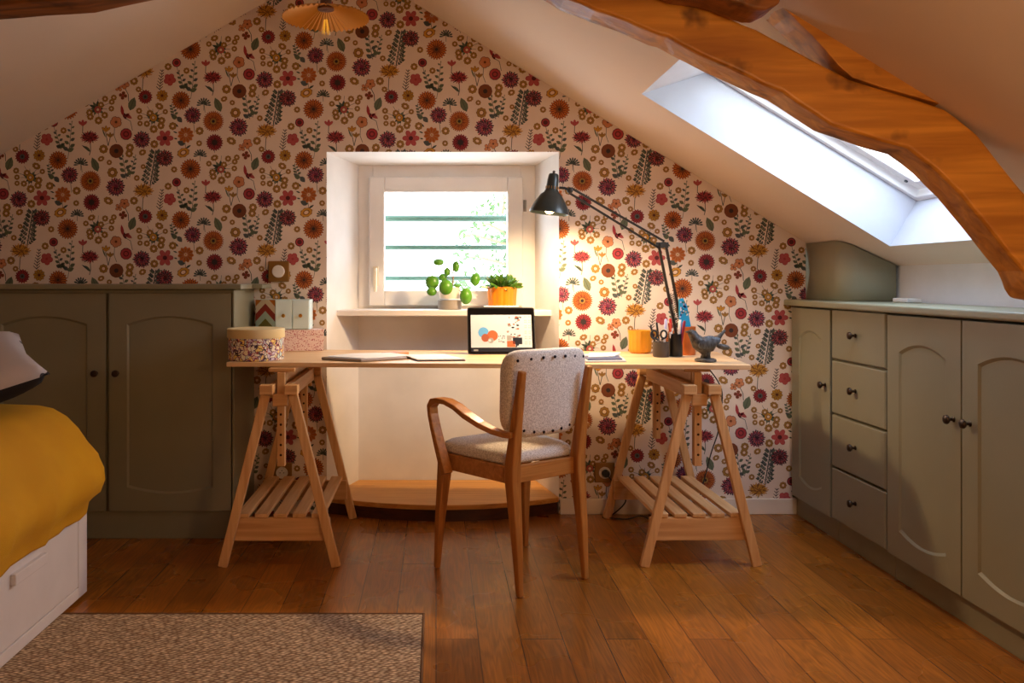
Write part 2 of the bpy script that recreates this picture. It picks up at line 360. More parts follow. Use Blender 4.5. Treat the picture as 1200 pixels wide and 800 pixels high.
# --- one repeat of the print
fan(239, 120, 6, 'slate'); stem([(239, 120), (240.5, 132)])
leaf((259, 131), (252, 114.5), 9)
flower(250.2, 142.2, 12.4, 30, 'orange', 'dorange', 'olive', 3, 1, 2, .30)
flower(251.6, 167, 10, 20, 'crim', 'dcrim', 'dark', 3, 1, 2, .34); stem([(251.6, 176), (251.6, 179)])
fan(234.7, 180, 5.6, 'slate')
for k in range(1): disc('brown', 280.6, 107, 8.4, 3, n=22, sc=.03)
for k in range(34): petal('dorange', 280.6, 107, k*2.4, 8*math.sqrt(k/34)-1, 8*math.sqrt(k/34)+.6, .35, 4)
disc('dark', 280.6, 107, 2.6, 5)
for a in ((234.2, 153.5, 4.5), (233.6, 168, 3.3), (265.6, 104.7, 5), (296.6, 103, 4.5), (295.7, 110, 4.3), (272.4, 120.4, 3), (276.1, 132.2, 5.8), (304.6, 138.6, 3.3), (301.3, 165.2, 4.5),
          (312, 125.3, 2.8), (348.3, 128.6, 3.5), (341.3, 148.3, 4), (362.8, 153, 3.5), (267.5, 186, 3.5), (277.7, 184.5, 3.3), (275.3, 189.5, 3.3), (274.8, 197.4, 3.2), (267, 205, 3.8), (259.8, 211.3, 4.4),
          (249.2, 202, 3.8), (250.2, 207, 3.8), (245, 191.8, 3.2), (262.6, 193, 3.5), (306.6, 174.9, 3.2), (338, 201, 3), (307.3, 200, 3.4), (308.3, 207.7, 3.1), (308.4, 214.8, 3), (316.4, 215.2, 3.5), (324.4, 221.4, 4.5),
          (333.8, 211.3, 4), (332.8, 217.4, 4), (320, 202.8, 3.8), (346.7, 217.8, 4.4), (325.1, 239, 4.5)): ring(*a)
ring(262.8, 116.1, 3.9, 8, .75, -.5); ring(271.3, 165.2, 5.6, 8, .72, .5); ring(311.3, 108.6, 4.2, 8, .8, -.5); ring(359.1, 108.9, 7.2, 8, .72, -.4, 'gold'); ring(251.6, 185, 4.4, 8, .75, -.4); ring(331, 194.6, 4.8, 8, .75, .5)
ring(259, 198.6, 4.2, 8, 1, 0, 'pink'); ring(324, 208, 4.3, 8, 1, 0, 'gold')
euc([(293, 140), (288, 115)], 3, 8, .6); euc([(296, 138), (303, 113)], 4, 6.2, .4)
scab(279.7, 149.2, 11.3); scab(337.5, 115.5, 10.2, c1='dcrim', c3='crim'); scab(369.9, 205.2, 10.2); stem([(371, 214), (372.2, 225.5)]); scab(310.3, 233.8, 10.5, c1='dpurp', c2='purple')
star(290, 168.5, 6, 5, 'peach', 'brown', .3); star(283.5, 173, 4.5, 4, 'peach', 'brown', .9); star(288.4, 182, 4.8, 4, 'brown', 'crim', .2); stem([(291, 174), (294.5, 181), (295, 189)], .8)
leaf((296.5, 199.5), (302, 184), 9.5)
fir(320, 148, 327, 106, 8, 10)
dahlia(312.2, 153, 13, 8.8, 'gold', 'dgold'); stem([(312, 160), (311, 176)], .8)
flower(367.5, 128.1, 12.2, 22, 'orange', 'dorange', 'brown', 3, 1, 2, .3)
disc('dcrim', 351.1, 143.6, 5.2, 3, n=18); disc('crim', 351.1, 143.6, 4.2, 4, n=14); disc('dcrim', 351.1, 143.6, 2.8, 5, n=10); stem([(351.5, 148), (353.5, 158)])
euc([(360, 175), (354, 155)], 3, 6, .6); leaf((362, 173), (355, 170), 5); leaf((364, 174), (360, 168), 4.5)
euc([(369, 178), (372.5, 144)], 4, 7.5, .4); leaf((367, 177), (375, 174), 5.5); stem([(369, 178), (367.5, 186)])
star(343.1, 163.3, 7.2, 5, 'pink', 'crim', .2, 3, .42)
feather(331, 176, 334.5, 151.5)
cluster(258, 197); cluster(324, 208)
tulip(241.3, 215, 4.8, 'pink', 'crim'); stem([(241.3, 217), (241, 226)], .8)
dahlia(249.2, 230.5, 11.8, 7.6, 'crim', 'dcrim'); stem([(250, 236), (250.5, 246), (249, 252)], .8); leaf((250, 248), (244, 241), 3.4); leaf((250, 247), (240, 240), 2.4, 'dgreen')
tulip(268.5, 222, 4.8, 'gold', 'dgold'); tulip(273.4, 229, 4, 'olive', 'dgold'); stem([(268, 225), (271, 241)], .8); stem([(273.4, 231), (271, 241)], .8); leaf((268, 231), (264, 221), 1.8)
star(280.2, 213.1, 6.8, 5, 'peach', 'brown', .5, 3, .5); stem([(278.5, 219), (278, 229), (281, 237)], .6)
leaf((288.5, 206), (286.4, 193), 4, 'crim', 3, False); leaf((292, 210), (288, 201), 4, 'dcrim', 2, False); leaf((291, 204), (299, 209), 4.5, 'pink', 3, False); leaf((290, 207), (296, 203), 3.5, 'crim', 3, False); stem([(290, 208), (297, 212), (299.5, 223)], .6)
disc('dcrim', 292, 227.2, 7, 3, n=20, sc=.04); disc('crim', 292, 227.2, 6.1, 4, n=16); disc('dcrim', 292, 227.2, 3.4, 5, n=12); disc('crim', 292, 227.2, 2.3, 6, n=10)
flower(314.5, 183.6, 8.4, 16, 'crim', 'dcrim', 'slate', 3, 1, 1, .36)
flower(334.2, 182.2, 7, 10, 'gold', 'olive', 'dorange', 3, 1, 1, .22)
flower(356.3, 187.8, 11, 20, 'orange', 'dorange', 'brown', 3, 1, 2, .26)
euc([(349, 207), (345.5, 194)], 3, 5, .6); leaf((352, 208), (345, 206.5), 6); leaf((352, 207), (357.5, 213.5), 6, 'slate')
star(337.5, 232, 9.8, 6, 'pink', 'crim', 0, 3, .29); disc('dcrim', 337.5, 232, 2.6, 6)
flower(361.9, 228.2, 9.5, 11, 'orange', 'peach', 'cream', 3, 1, 1, .2)
for a in ((353, 219, 350, 215), (352, 226, 347, 224), (352, 233, 348, 232)): leaf(a[:2], a[2:], 1.8, 'dgreen', 1, False)
leaf((361, 239), (352, 236), 7, 'slate'); stem([(361, 237), (362, 244)]); leaf((362, 244), (368, 240), 2.4, 'dgreen')

def clip(poly, a, b, c):                                       # keep a*x+b*y+c >= 0
    out = []; n = len(poly)
    for i in range(n):
        p, q = poly[i], poly[(i+1) % n]; dp = a*p[0]+b*p[1]+c; dq = a*q[0]+b*q[1]+c
        if dp >= 0: out.append(p)
        if (dp >= 0) != (dq >= 0): t = dp/(dp-dq); out.append((p[0]+(q[0]-p[0])*t, p[1]+(q[1]-p[1])*t))
    return out
slopes = [(0.578, -1, AZ-0.578*AX-0.002), (-SL, -1, AZ+SL*AX-0.002)]
regions = [slopes+[(1, 0, -XL), (-1, 0, NX0), (0, 1, 0)], slopes+[(1, 0, -NX1), (-1, 0, XR), (0, 1, 0)], slopes+[(1, 0, -NX0), (-1, 0, NX1), (0, 1, -NZ)]]
wm = MB()
wm.add([(XL, WY, 0), (NX0, WY, 0), (NX0, WY, zl(NX0)), (XL, WY, zl(XL))], [(0, 1, 2, 3)], 0)
wm.add([(NX1, WY, 0), (XR, WY, 0), (XR, WY, zr(XR)), (NX1, WY, zr(NX1))], [(0, 1, 2, 3)], 0)
wm.add([(NX0, WY, NZ), (NX1, WY, NZ), (NX1, WY, zr(NX1)), (AX, WY, AZ), (NX0, WY, zl(NX0))], [(0, 1, 2, 3, 4)], 0)
S_ = 244.0
for i in range(-4, 5):
    for j in range(-7, 8):
        ox, oy = 144*i, -70*i+140*j
        cx_, cy_ = 305+ox, 172+oy
        if cx_ < -240 or cx_ > 1100 or cy_ < -190 or cy_ > 760: continue
        for (mi, poly, ly) in cell:
            q = [((x+ox-CX)/S_, H-(y+oy-CY)/S_) for (x, y) in poly]
            mx_ = sum(p[0] for p in q)/len(q); mz_ = sum(p[1] for p in q)/len(q)
            if mx_ < -2.25 or mx_ > 2 or (mx_ < -0.95 and mz_ < 1.0) or (mx_ > 1.85 and mz_ < 0.9): continue
            ins = [all(a*p[0]+b*p[1]+c >= 0 for p in q for (a, b, c) in rg) for rg in regions]
            y_ = WY-0.0002-0.00010*ly
            if any(ins): wm.add([(p[0], y_, p[1]) for p in q], [tuple(range(len(q)))], mi); continue
            for rg in regions:
                r_ = q
                for (a, b, c) in rg:
                    r_ = clip(r_, a, b, c)
                    if len(r_) < 3: break
                if len(r_) >= 3: wm.add([(p[0], y_, p[1]) for p in r_], [tuple(range(len(r_)))], mi)
struct(wm.build('wall_back', ink_mats), 'wall papered with autumn flowers')
struct(MB().quad((XL, YB, 0), (XL, WY, 0), (XL, WY, zl(XL)), (XL, YB, zl(XL))).build('wall_left', plaster))
kneew = mat('kneewall_paint', (232, 232, 234), 0.8)
struct(MB().quad((XR, YB, 0), (XR, WY, 0), (XR, WY, zr(XR)), (XR, YB, zr(XR))).build('wall_right', kneew))
struct(MB().add([(XL, YB, 0), (XR, YB, 0), (XR, YB, zr(XR)), (AX, YB, AZ), (XL, YB, zl(XL))], [(0, 1, 2, 3, 4)]).build('wall_front', plaster))
# ceiling with the skylight shaft
sx0, sx1, sy0, sy1 = 0.834, 1.841, 2.56, 3.39
ex0, ex1, eo = 1.100, 1.950, 0.25                              # shaft's outer end, 0.25 above the slope
c = MB()
c.quad((XL, YB, zl(XL)), (XL, WY, zl(XL)), (AX, WY, AZ), (AX, YB, AZ))
def rq(x0, x1, y0, y1): c.quad((x0, y0, zr(x0)), (x1, y0, zr(x1)), (x1, y1, zr(x1)), (x0, y1, zr(x0)))
rq(AX, sx0, YB, WY); rq(sx1, XR, YB, WY); rq(sx0, sx1, YB, sy0); rq(sx0, sx1, sy1, WY)
a0, a1, b0, b1 = (sx0, zr(sx0)), (sx1, zr(sx1)), (ex0, zr(ex0)+eo), (ex1, zr(ex1)+eo)
for y in (sy0, sy1): c.quad((a0[0], y, a0[1]), (a1[0], y, a1[1]), (b1[0], y, b1[1]), (b0[0], y, b0[1]), 1)
for a, b in ((a0, b0), (a1, b1)): c.quad((a[0], sy0, a[1]), (a[0], sy1, a[1]), (b[0], sy1, b[1]), (b[0], sy0, b[1]), 1)
struct(c.build('ceiling', [plaster, skyl_white]))
# skylight window
glass = bpy.data.materials.new('window_glass'); glass.use_nodes = True
nt = glass.node_tree; nt.nodes.remove(nt.nodes['Principled BSDF']); tr = nt.nodes.new('ShaderNodeBsdfTransparent'); gl = nt.nodes.new('ShaderNodeBsdfGlossy'); gl.inputs['Roughness'].default_value = 0.02
mxs = nt.nodes.new('ShaderNodeMixShader'); mxs.inputs[0].default_value = 0.05; nt.links.new(tr.outputs[0], mxs.inputs[1]); nt.links.new(gl.outputs[0], mxs.inputs[2]); nt.links.new(mxs.outputs[0], nt.nodes['Material Output'].inputs[0])
ux = Vector((1, 0, -SL)).normalized(); un = Vector((SL, 0, 1)).normalized()
O = Vector((ex0, sy0, zr(ex0)+eo)); Lu = (Vector((ex1, 0, zr(ex1)))-Vector((ex0, 0, zr(ex0)))).length; Wv = sy1-sy0
M = Matrix((tuple([ux.x, 0, un.x, O.x]), tuple([0, 1, 0, O.y]), tuple([ux.z, 0, un.z, O.z]), (0, 0, 0, 1)))
win2 = struct(thing('window_2', 'white roof window in the right-hand slope behind the curved beam', 'window', O))
def frame_mb(u0, u1, v0, v1, t, n0, n1):
    m = MB(); m.box(u0, u1, v0, v0+t, n0, n1); m.box(u0, u1, v1-t, v1, n0, n1); m.box(u0, u0+t, v0+t, v1-t, n0, n1); m.box(u1-t, u1, v0+t, v1-t, n0, n1); return m
frame_mb(-0.03, Lu+0.03, -0.03, Wv+0.03, 0.055, -0.0, 0.05).xf(M).build('window_frame', white_gloss, win2, world=True, bevel=0.004)
sash = frame_mb(0.03, Lu-0.03, 0.03, Wv-0.03, 0.05, 0.03, 0.09).xf(M).build('sash', white_gloss, win2, world=True, bevel=0.004)
MB().box(0.05, Lu-0.05, 0.05, Wv-0.05, 0.062, 0.068).xf(M).build('pane', glass, win2, world=True)
MB().lathe([(0.0, 0), (0.007, 0), (0.007, 0.006), (0, 0.007)], n=12).xf(M @ T(Lu-0.10, Wv-0.052, 0.022)).build('screw_cap', black, win2, world=True)

# window niche (splayed plaster lining)
IY = 4.36; ix0, ix1, iz = -0.405, 0.517, 1.717
n = MB()
n.quad((NX0, WY, 0), (ix0, IY, 0), (ix0, IY, iz), (NX0, WY, NZ)); n.quad((NX1, WY, 0), (ix1, IY, 0), (ix1, IY, iz), (NX1, WY, NZ)); n.quad((NX0, WY, NZ), (NX1, WY, NZ), (ix1, IY, iz), (ix0, IY, iz))
n.quad((ix0, IY, 0), (ix1, IY, 0), (ix1, IY, 0.95), (ix0, IY, 0.95))
n.box(ix0-.3, ix0-.001, IY+.001, IY+.14, 0.6, 2.0); n.box(ix1+.001, ix1+.3, IY+.001, IY+.14, 0.6, 2.0); n.box(ix0-.001, ix1+.001, IY+.001, IY+.14, iz+.001, 2.0); n.box(ix0, ix1, IY+.001, IY+.14, 0.6, 0.95)
struct(n.build('trim_1', white_plaster), 'white plastered window niche')
win = struct(thing('window_1', 'small white casement window in the plastered niche above the sill', 'window', (0.05, IY, 0.95)))
def fr(x0, x1, z0, z1, t, y0, y1):
    m = MB(); m.box(x0, x0+t, y0, y1, z0, z1); m.box(x1-t, x1, y0, y1, z0, z1); m.box(x0+t, x1-t, y0, y1, z0, z0+t); m.box(x0+t, x1-t, y0, y1, z1-t, z1); return m
fr(ix0, ix1, 0.95, iz, 0.075, IY-0.005, IY+0.06).build('window_frame', white_gloss, win, world=True, bevel=0.003)
fr(-0.347, 0.450, 0.986, 1.654, 0.080, IY-0.035, IY+0.035).build('sash', white_gloss, win, world=True, bevel=0.006)
MB().box(-0.27, 0.373, IY, IY+0.006, 1.06, 1.58).build('pane', glass, win, world=True)
hd = MB(); hd.box(-0.325, -0.297, IY-0.05, IY-0.03, 1.09, 1.19); hd.tube([(-0.311, IY-0.05, 1.175), (-0.311, IY-0.085, 1.175), (-0.311, IY-0.088, 1.165), (-0.311, IY-0.088, 1.06)], [0.009, 0.009, 0.010, 0.008])
hd.build('handle', mat('ivory_handle', (236, 226, 200), 0.3), win, world=True, bevel=0.003)
hg = MB(); hg.tube([(0.462, IY-0.02, 1.475), (0.462, IY-0.02, 1.535)], 0.008); hg.build('hinge', mat('steel', (150, 150, 150), 0.3, metal=.9), win, world=True)
sl = MB(); sl.prism([(-0.494, 4.115), (0.600, 4.115), (0.517, 4.36), (-0.405, 4.36)], lambda p: (p[0] if p[1] > 4.2 else max(min(p[0], .575), -.49), p[1], 0.942), lambda p: (p[0] if p[1] > 4.2 else max(min(p[0], .575), -.49), p[1], 0.972))
sl.build('window_sill', white_gloss, win, world=True, bevel=0.004)
# security bars outside
barm = mat('pale_green_bar', (74, 108, 90), 0.4)
for z, hh in ((1.455, 0.036), (1.297, 0.028), (1.128, 0.026)):
    q = MB(); q.tube([(-0.40, 4.545, z), (0.52, 4.545, z)], hh/2, 12)
    o = q.build('window_bar', barm, bevel=0); tag(o, {1.455: 'pale green metal bar outside the casement window, top one', 1.297: 'pale green metal bar outside the casement window, middle one', 1.128: 'pale green metal bar outside the window, lowest, behind the plants'}[z], 'bar', 'security bars outside the window')
    for x in (-0.42, 0.535): q = MB(); q.box(x-.02, x+.02, 4.50, 4.56, z-.03, z+.03); q.build('bracket', barm, o, world=True)
struct(MB().box(0.594, 1.725, 3.992, 4.0085, 0, 0.074).build('baseboard_back', mat('white_baseboard', (238, 228, 214), 0.45), bevel=0.003))

# wooden step in the niche
st = thing('window_step', 'low curved wooden step at the foot of the window niche', 'step', (0.03, 4.0, 0))
cur = [(-0.50+1.07*t, 4.0-0.135*math.sin(pi*min(1, max(0, t)))**0.8-0.0) for t in [i/24 for i in range(25)]]
cur = [(NX0+0.0, WY-0.002)]+cur[1:-1]+[(NX1, WY-0.002)]
pl_ = cur+[(ix1+.0, IY-0.004), (ix0, IY-0.004)]
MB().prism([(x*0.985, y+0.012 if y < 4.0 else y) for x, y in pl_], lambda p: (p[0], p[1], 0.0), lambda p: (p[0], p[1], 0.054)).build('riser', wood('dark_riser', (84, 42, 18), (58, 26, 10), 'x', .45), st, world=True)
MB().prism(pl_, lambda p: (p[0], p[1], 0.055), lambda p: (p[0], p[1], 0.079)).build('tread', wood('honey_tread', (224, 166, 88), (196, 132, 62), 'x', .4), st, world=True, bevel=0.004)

# outside: a tree and a far roof
tr_ = thing('garden_tree', 'sunlit green tree outside the casement window', 'tree', (1.1, 8.6, -3.2))
q = MB(); q.tube([(1.1, 8.6, -3.2), (1.0, 8.6, -0.5), (0.9, 8.55, 1.0), (0.75, 8.5, 2.2)], [.12, .1, .05, .02])
for k in range(16):
    z = 0.6+k*.11; a = random.uniform(1.7, 4.4); l = random.uniform(.4, .95)
    q.tube([(0.9-.02*k, 8.55, z), (0.9+cos(a)*l*.6, 8.5+sin(a)*.2, z+.1), (0.9+cos(a)*l, 8.5+sin(a)*.3, z+.05)], [.02, .012, .004], 5)
q.build('trunk', mat('pale_bark', (150, 130, 100), .8), tr_, world=True)
q = MB()
for k in range(2600):
    a = random.random()*2*pi; rr = random.random()**.5; c0 = Vector((1.0+cos(a)*rr*0.85, 8.5+random.uniform(-.5, .5), 1.15+sin(a)*rr*1.0))
    if random.random() < .45 and c0.x < .7: continue
    d1 = Vector((random.uniform(-1, 1), random.uniform(-1, 1), random.uniform(-1, 1))).normalized(); d2 = d1.orthogonal().normalized()
    q.quad(c0-d1*.045, c0+d2*.02, c0+d1*.045, c0-d2*.02)
fo = q.build('foliage', mat('tree_leaf', (84, 112, 60), .6), tr_, world=True)
q = MB(); q.box(-4.6, -1.2, 20, 26, -4, 1.0); q.prism([(-4.9, 0.95), (-0.9, 0.95), (-2.9, 2.0)], lambda p: (p[0], 19.8, p[1]), lambda p: (p[0], 26.2, p[1]))
tag(q.build('neighbour_house', mat('pale_blue_wall', (190, 205, 220), .8)), 'pale bluish house far away, seen through the left of the window', 'house')

# ------------------------------------------------------------------ roof timbers
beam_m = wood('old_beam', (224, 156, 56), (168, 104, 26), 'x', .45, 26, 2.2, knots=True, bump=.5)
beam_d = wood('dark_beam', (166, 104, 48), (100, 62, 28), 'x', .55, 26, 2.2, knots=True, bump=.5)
def beam(name, pts, d0, d1, m, label, jit=0.004, den=3):
    poly = []; n = len(pts); rn = random.Random(len(pts))
    for i in range(n):
        a, b = Vector(pts[i]), Vector(pts[(i+1) % n])
        for k in range(den):
            v = a.lerp(b, k/den); poly.append((v.x+rn.uniform(-1, 1)*jit*300 if k else v.x, v.y+rn.uniform(-1, 1)*jit*300 if k else v.y))
    # pixel outline read at distance d0, straight extrusion to d1 in metres
    w3 = [P(x, y, d0) for x, y in poly]; k = list(range(len(w3)))
    m_ = MB(); vs = []
    for yy in (d0, d0+(d1-d0)*.35, d0+(d1-d0)*.7, d1):
        vs += [(p.x+rn.uniform(-1, 1)*jit*.4, yy, p.z+rn.uniform(-1, 1)*jit*.4) for p in w3]
    N_ = len(w3); fs = [tuple(range(N_)), tuple(reversed(range(3*N_, 4*N_)))]
    for r_ in range(3): fs += [(r_*N_+i, r_*N_+N_+i, r_*N_+N_+(i+1) % N_, r_*N_+(i+1) % N_) for i in range(N_)]
    m_.add(vs, fs); o = m_.build(name, m, bevel=0.010, seg=3); tag(o, label, 'beam'); return o
beam('roof_brace', [(520, -75), (600, -38), (662, -3), (716, 17), (772, 40), (800, 53), (859, 81), (917, 107), (975, 146), (1065, 174), (1110, 211), (1155, 262), (1200, 318), (1215, 350), (1262, 356), (1262, 290), (1230, 258), (1182, 202), (1146, 157), (1108, 127), (996, 92), (920, 51), (870, 27), (818, 0), (760, -40), (640, -105)], 2.18, 2.29, beam_m, 'long curved honey-coloured beam sweeping down to the right in front of the roof window')
beam('roof_rafter', [(999, 91), (952, 42), (912, 4), (888, -22), (902, -20), (950, 20), (1020, 70), (1106, 123)], 2.18, 2.29, beam_m, 'straight rafter joined to the top of the curved beam under the right slope', .003)
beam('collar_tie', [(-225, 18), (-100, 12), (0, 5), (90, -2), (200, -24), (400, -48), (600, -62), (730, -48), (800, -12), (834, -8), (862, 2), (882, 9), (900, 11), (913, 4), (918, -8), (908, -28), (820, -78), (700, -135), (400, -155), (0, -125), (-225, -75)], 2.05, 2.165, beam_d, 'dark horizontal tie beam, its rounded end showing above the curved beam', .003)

# ------------------------------------------------------------------ joinery
def door_mb(wd, h, mg=0.075, rise=0.035, low=0.028, t=0.02, rec=0.006, arch=True):
    n = 14; inner = []; outer = []
    for i in range(n+1):
        s = i/n; inner.append((mg+(wd-2*mg)*s, mg+.025-low*(1-(2*s-1)**2))); outer.append((wd*s, 0))
    for i in range(n+1):
        s = 1-i/n; inner.append((mg+(wd-2*mg)*s, h-mg-.02-rise+rise*(1-(2*s-1)**2))); outer.append((wd*s, h))
    m = MB(); N_ = len(inner); cx, cy = wd/2, h/2
    sh = [(x+(.008 if x < cx else -.008), y+(.008 if y < cy else -.008)) for x, y in inner]
    vs = [(x, -0.0, y) for x, y in outer]+[(x, 0, y) for x, y in inner]+[(x, rec, y) for x, y in sh]
    vs += [(x, t, y) for x, y in outer]
    fs = []
    for a, b in ((0, 1), (1, 2)): fs += [(a*N_+i, a*N_+(i+1) % N_, b*N_+(i+1) % N_, b*N_+i) for i in range(N_)]
    fs.append(tuple(range(2*N_, 3*N_))); fs += [(i, 3*N_+i, 3*N_+(i+1) % N_, (i+1) % N_) for i in range(N_)]; fs.append(tuple(reversed(range(3*N_, 4*N_))))
    m.add(vs, fs); return m                                    # front face at y=0 looking towards -y
def knob_mb():                                                 # axis along -y
    m = MB(); m.lathe([(0.009, 0), (0.009, .002), (0.005, .004), (0.005, .014), (0.012, .018), (0.0155, .023), (0.014, .029), (0.008, .032), (0, .033)], n=16)
    return m.xf(R(pi/2, 'X'))
# left cabinet (front looks to the camera)
lc = thing('cabinet', 'sage green two-door wall cabinet behind the bed, left of the desk', 'cabinet', (-1.43, 3.61, 0))
LX0, LX1, LY = -1.985, -0.872, 3.61
b = MB(); b.box(LX0, LX1, LY+.02, WY-.004, 0.12, 1.078); b.build('body', green, lc, world=True, bevel=.002)
b = MB(); b.box(-.882+.002, LX1, LY, LY+.02, 0.12, 1.078); b.box(LX0, LX1, LY+.012, LY+.02, 1.062, 1.078); b.build('stile', green, lc, world=True, bevel=.002)
b = MB(); b.box(LX0, LX1, LY+.012, WY-.004, 0.0, 0.119); b.build('plinth', green, lc, world=True, bevel=.002)
b = MB(); b.box(LX0, LX1+.035, LY-.025, WY-.004, 1.08, 1.102); b.box(LX1+.035, -.79, 3.80, WY-.004, 1.081, 1.101); b.build('top', green, lc, world=True, bevel=.004)
for x in (-1.957, -1.414):
    d = door_mb(.528, .94, .078); d.xf(T(x, LY, .122)); dd = d.build('door', green, lc, world=True, bevel=.002)
    kx = x+.528-.040 if x < -1.5 else x+.036
    knob_mb().xf(T(kx, LY, H-109/271)).build('knob', pewter, dd, world=True, smooth=True)
# right cabinets (fronts look to the left); u runs towards the camera
RX = 1.69
MR = T(RX, WY-.0, 0) @ R(-pi/2, 'Z')                            # local x -> -y world, local -y -> -x world
def rbox(m, u0, u1, n0, n1, z0, z1): m.box(u0, u1, n0, n1, z0, z1)
def unit(name, label, u0, u1, cat):
    t = thing(name, label, cat, (RX, WY-(u0+u1)/2, 0))
    b = MB(); b.box(u0+.001, u1-.001, .021, .26, .105, .992); b.xf(MR).build('body', green, t, world=True, bevel=.002)
    b = MB(); b.box(u0+.001, u1-.001, .035, .26, 0.0, .104); b.xf(MR).build('plinth', green, t, world=True, bevel=.002)
    return t
def rdoor(t, u0, u1, ku):
    d = door_mb(u1-u0, .888, .078).xf(MR @ T(u0, 0, .102)); dd = d.build('door', green, t, world=True, bevel=.003)
    knob_mb().xf(MR @ T(ku, 0, .665)).build('knob', pewter, dd, world=True, smooth=True)
U = [0.012, .432, .873, 1.322, 1.79]
t = unit('cabinet', 'narrow sage green base cabinet beside the papered wall, one arched door', U[0], U[1], 'cabinet'); rdoor(t, U[0]+.03, U[1]-.008, U[1]-.05)
t = unit('drawer_cabinet', 'sage green unit of four drawers between the arched cabinet doors', U[1], U[2], 'cabinet')
for z0, z1 in ((.786, .995), (.555, .778), (.33, .547), (.105, .322)):
    d = MB(); d.inflate([(U[1]+.006, z0), (U[2]-.006, z0), (U[2]-.006, z1), (U[1]+.006, z1)], [(.97, 0), (1, .006), (1, .02)], lambda x, y, h: (x, h, y)).xf(MR)
    dd = d.build('drawer', green, t, world=True, bevel=.002)
    knob_mb().xf(MR @ T((U[1]+U[2])/2-.01, 0, (z0+z1)/2+.005)).build('knob', pewter, dd, world=True, smooth=True)
t = unit('cabinet', 'large sage green cabinet at the right edge, a pair of arched doors', U[2], U[4], 'cabinet'); rdoor(t, U[2]+.008, U[3]-.004, U[3]-.04); rdoor(t, U[3]+.004, U[4]-.008, U[3]+.045)
b = MB(); b.box(1.665, XR-.003, WY-U[4], WY-.004, .999, 1.028); tag(b.build('worktop', green_top, bevel=.008, seg=3), 'pale green worktop running over the right-hand cabinets', 'worktop')
# boxed-in corner on the worktop: rounded sheet under the slope
pl = [(1.772, WY-.006), (1.772, 3.72)]+[(1.772+.10*(1-cos(a)), 3.72-.115*sin(a)) for a in [radians(x) for x in range(12, 80, 12)]]+[(1.952, 3.545)]
b = MB(); vs = []; n_ = len(pl)
for (x, y) in pl: vs += [(x, y, 1.0295), (x, y, zr(x)-.006)]
b.add(vs, [(2*i, 2*i+2, 2*i+3, 2*i+1) for i in range(n_-1)])
o = b.build('corner_panel', mat('satin_green_panel', (166, 168, 146), .38, spec=.5, bump=.02), smooth=True); sm = o.modifiers.new('s', 'SOLIDIFY'); sm.thickness = .006; sm.offset = 1
tag(o, 'curved satin green boxing panel in the corner above the right-hand worktop', 'panel')
b = MB(); b.box(1.895, 1.955, 3.36, 3.47, 1.0285, 1.046); tag(b.build('small_box', mat('white_plastic', (230, 228, 222), .4), bevel=.004), 'small flat white box on the worktop beside the curved green panel', 'box')

# ------------------------------------------------------------------ bed
bed = thing('bed', 'white storage bed with drawers along the left edge', 'bed', (-2.0, 1.95, 0))
wh = mat('white_bed_lacquer', (226, 222, 226), .35)
BX, BY = -1.24, 2.97
b = MB(); b.box(-2.95, BX-.02, 0.95, BY, .014, .40); b.box(BX-.02, BX, BY-.07, BY, .014, .40); b.box(BX-.02, BX, .95, BY-.07, .014, .052); b.build('bed_frame', wh, bed, world=True, bevel=.003)
for i, (y0, y1) in enumerate(((1.93, BY-.073), (.95, 1.926))):
    b = MB(); b.box(BX-.019, BX-.001, y0, y1, .055, .395); dr = b.build('drawer', wh, bed, world=True, bevel=.003)
    b = MB(); b.box(BX-.001, BX+.016, (y0+y1)/2-.0+.02, (y0+y1)/2+.22, .228, .262); b.build('handle', wh, dr, world=True, bevel=.003)
b = MB(); b.box(-2.93, BX-.02, 1.0, BY-.04, .401, .60); b.build('mattress', mat('mattress_ticking', (225, 220, 210), .9), bed, world=True, bevel=.04, seg=4)
def rrect(x0, x1, y0, y1, r, n=8, es=10):
    r = max(r, .01); o = []
    for (cx, cy, a0) in ((x1-r, y1-r, 0), (x0+r, y1-r, 90), (x0+r, y0+r, 180), (x1-r, y0+r, 270)):
        for k in range(n+1): a = radians(a0+90*k/n); o.append((cx+r*cos(a), cy+r*sin(a)))
    out = []                                                   # subdivide the straight sides
    N_ = len(o)
    for i in range(N_):
        a, b_ = o[i], o[(i+1) % N_]; out.append(a)
        if i % (n+1) == n:
            m_ = es*3
            for k in range(1, m_): out.append((a[0]+(b_[0]-a[0])*k/m_, a[1]+(b_[1]-a[1])*k/m_))
    return out
prof = [(-.60, .700), (-.45, .702), (-.32, .70), (-.2, .695), (-.12, .687), (-.085, .675), (-.045, .645), (-.01, .60), (.015, .555), (.04, .505), (.055, .455), (.058, .415), (.045, .37), (.02, .335), (.012, .300), (.010, .292), (.004, .292), (.008, .335)]
vs = []; rings = 0; rn = random.Random(3)
for o_, z in prof:
    ring_ = rrect(-2.90-.0*o_, -1.235+o_, 1.0-o_*.3, 2.965+o_*(.30 if o_ < 0 else .8), .07)
    for i, (x, y) in enumerate(ring_):
        s = (y*1.7+x)*3.0; dn = max(0, min(1, (.69-z)/.2))
        w_ = .007*sin(s*4.1)+.005*sin(s*9.3+1)+.004*sin(s*17)
        hem = 0.008*sin(y*5)+.006*sin(y*13+1) if z < .34 else 0
        vs.append((x+w_*dn, y+w_*dn*.3, z+hem+.004*(sin(x*11+y*5)+sin(y*19)*.6)*(1-dn)))
    N_ = len(ring_)
b = MB(); fs = [tuple(range(N_))]
for r_ in range(len(prof)-1): fs += [(r_*N_+i, r_*N_+(i+1) % N_, (r_+1)*N_+(i+1) % N_, (r_+1)*N_+i) for i in range(N_)]
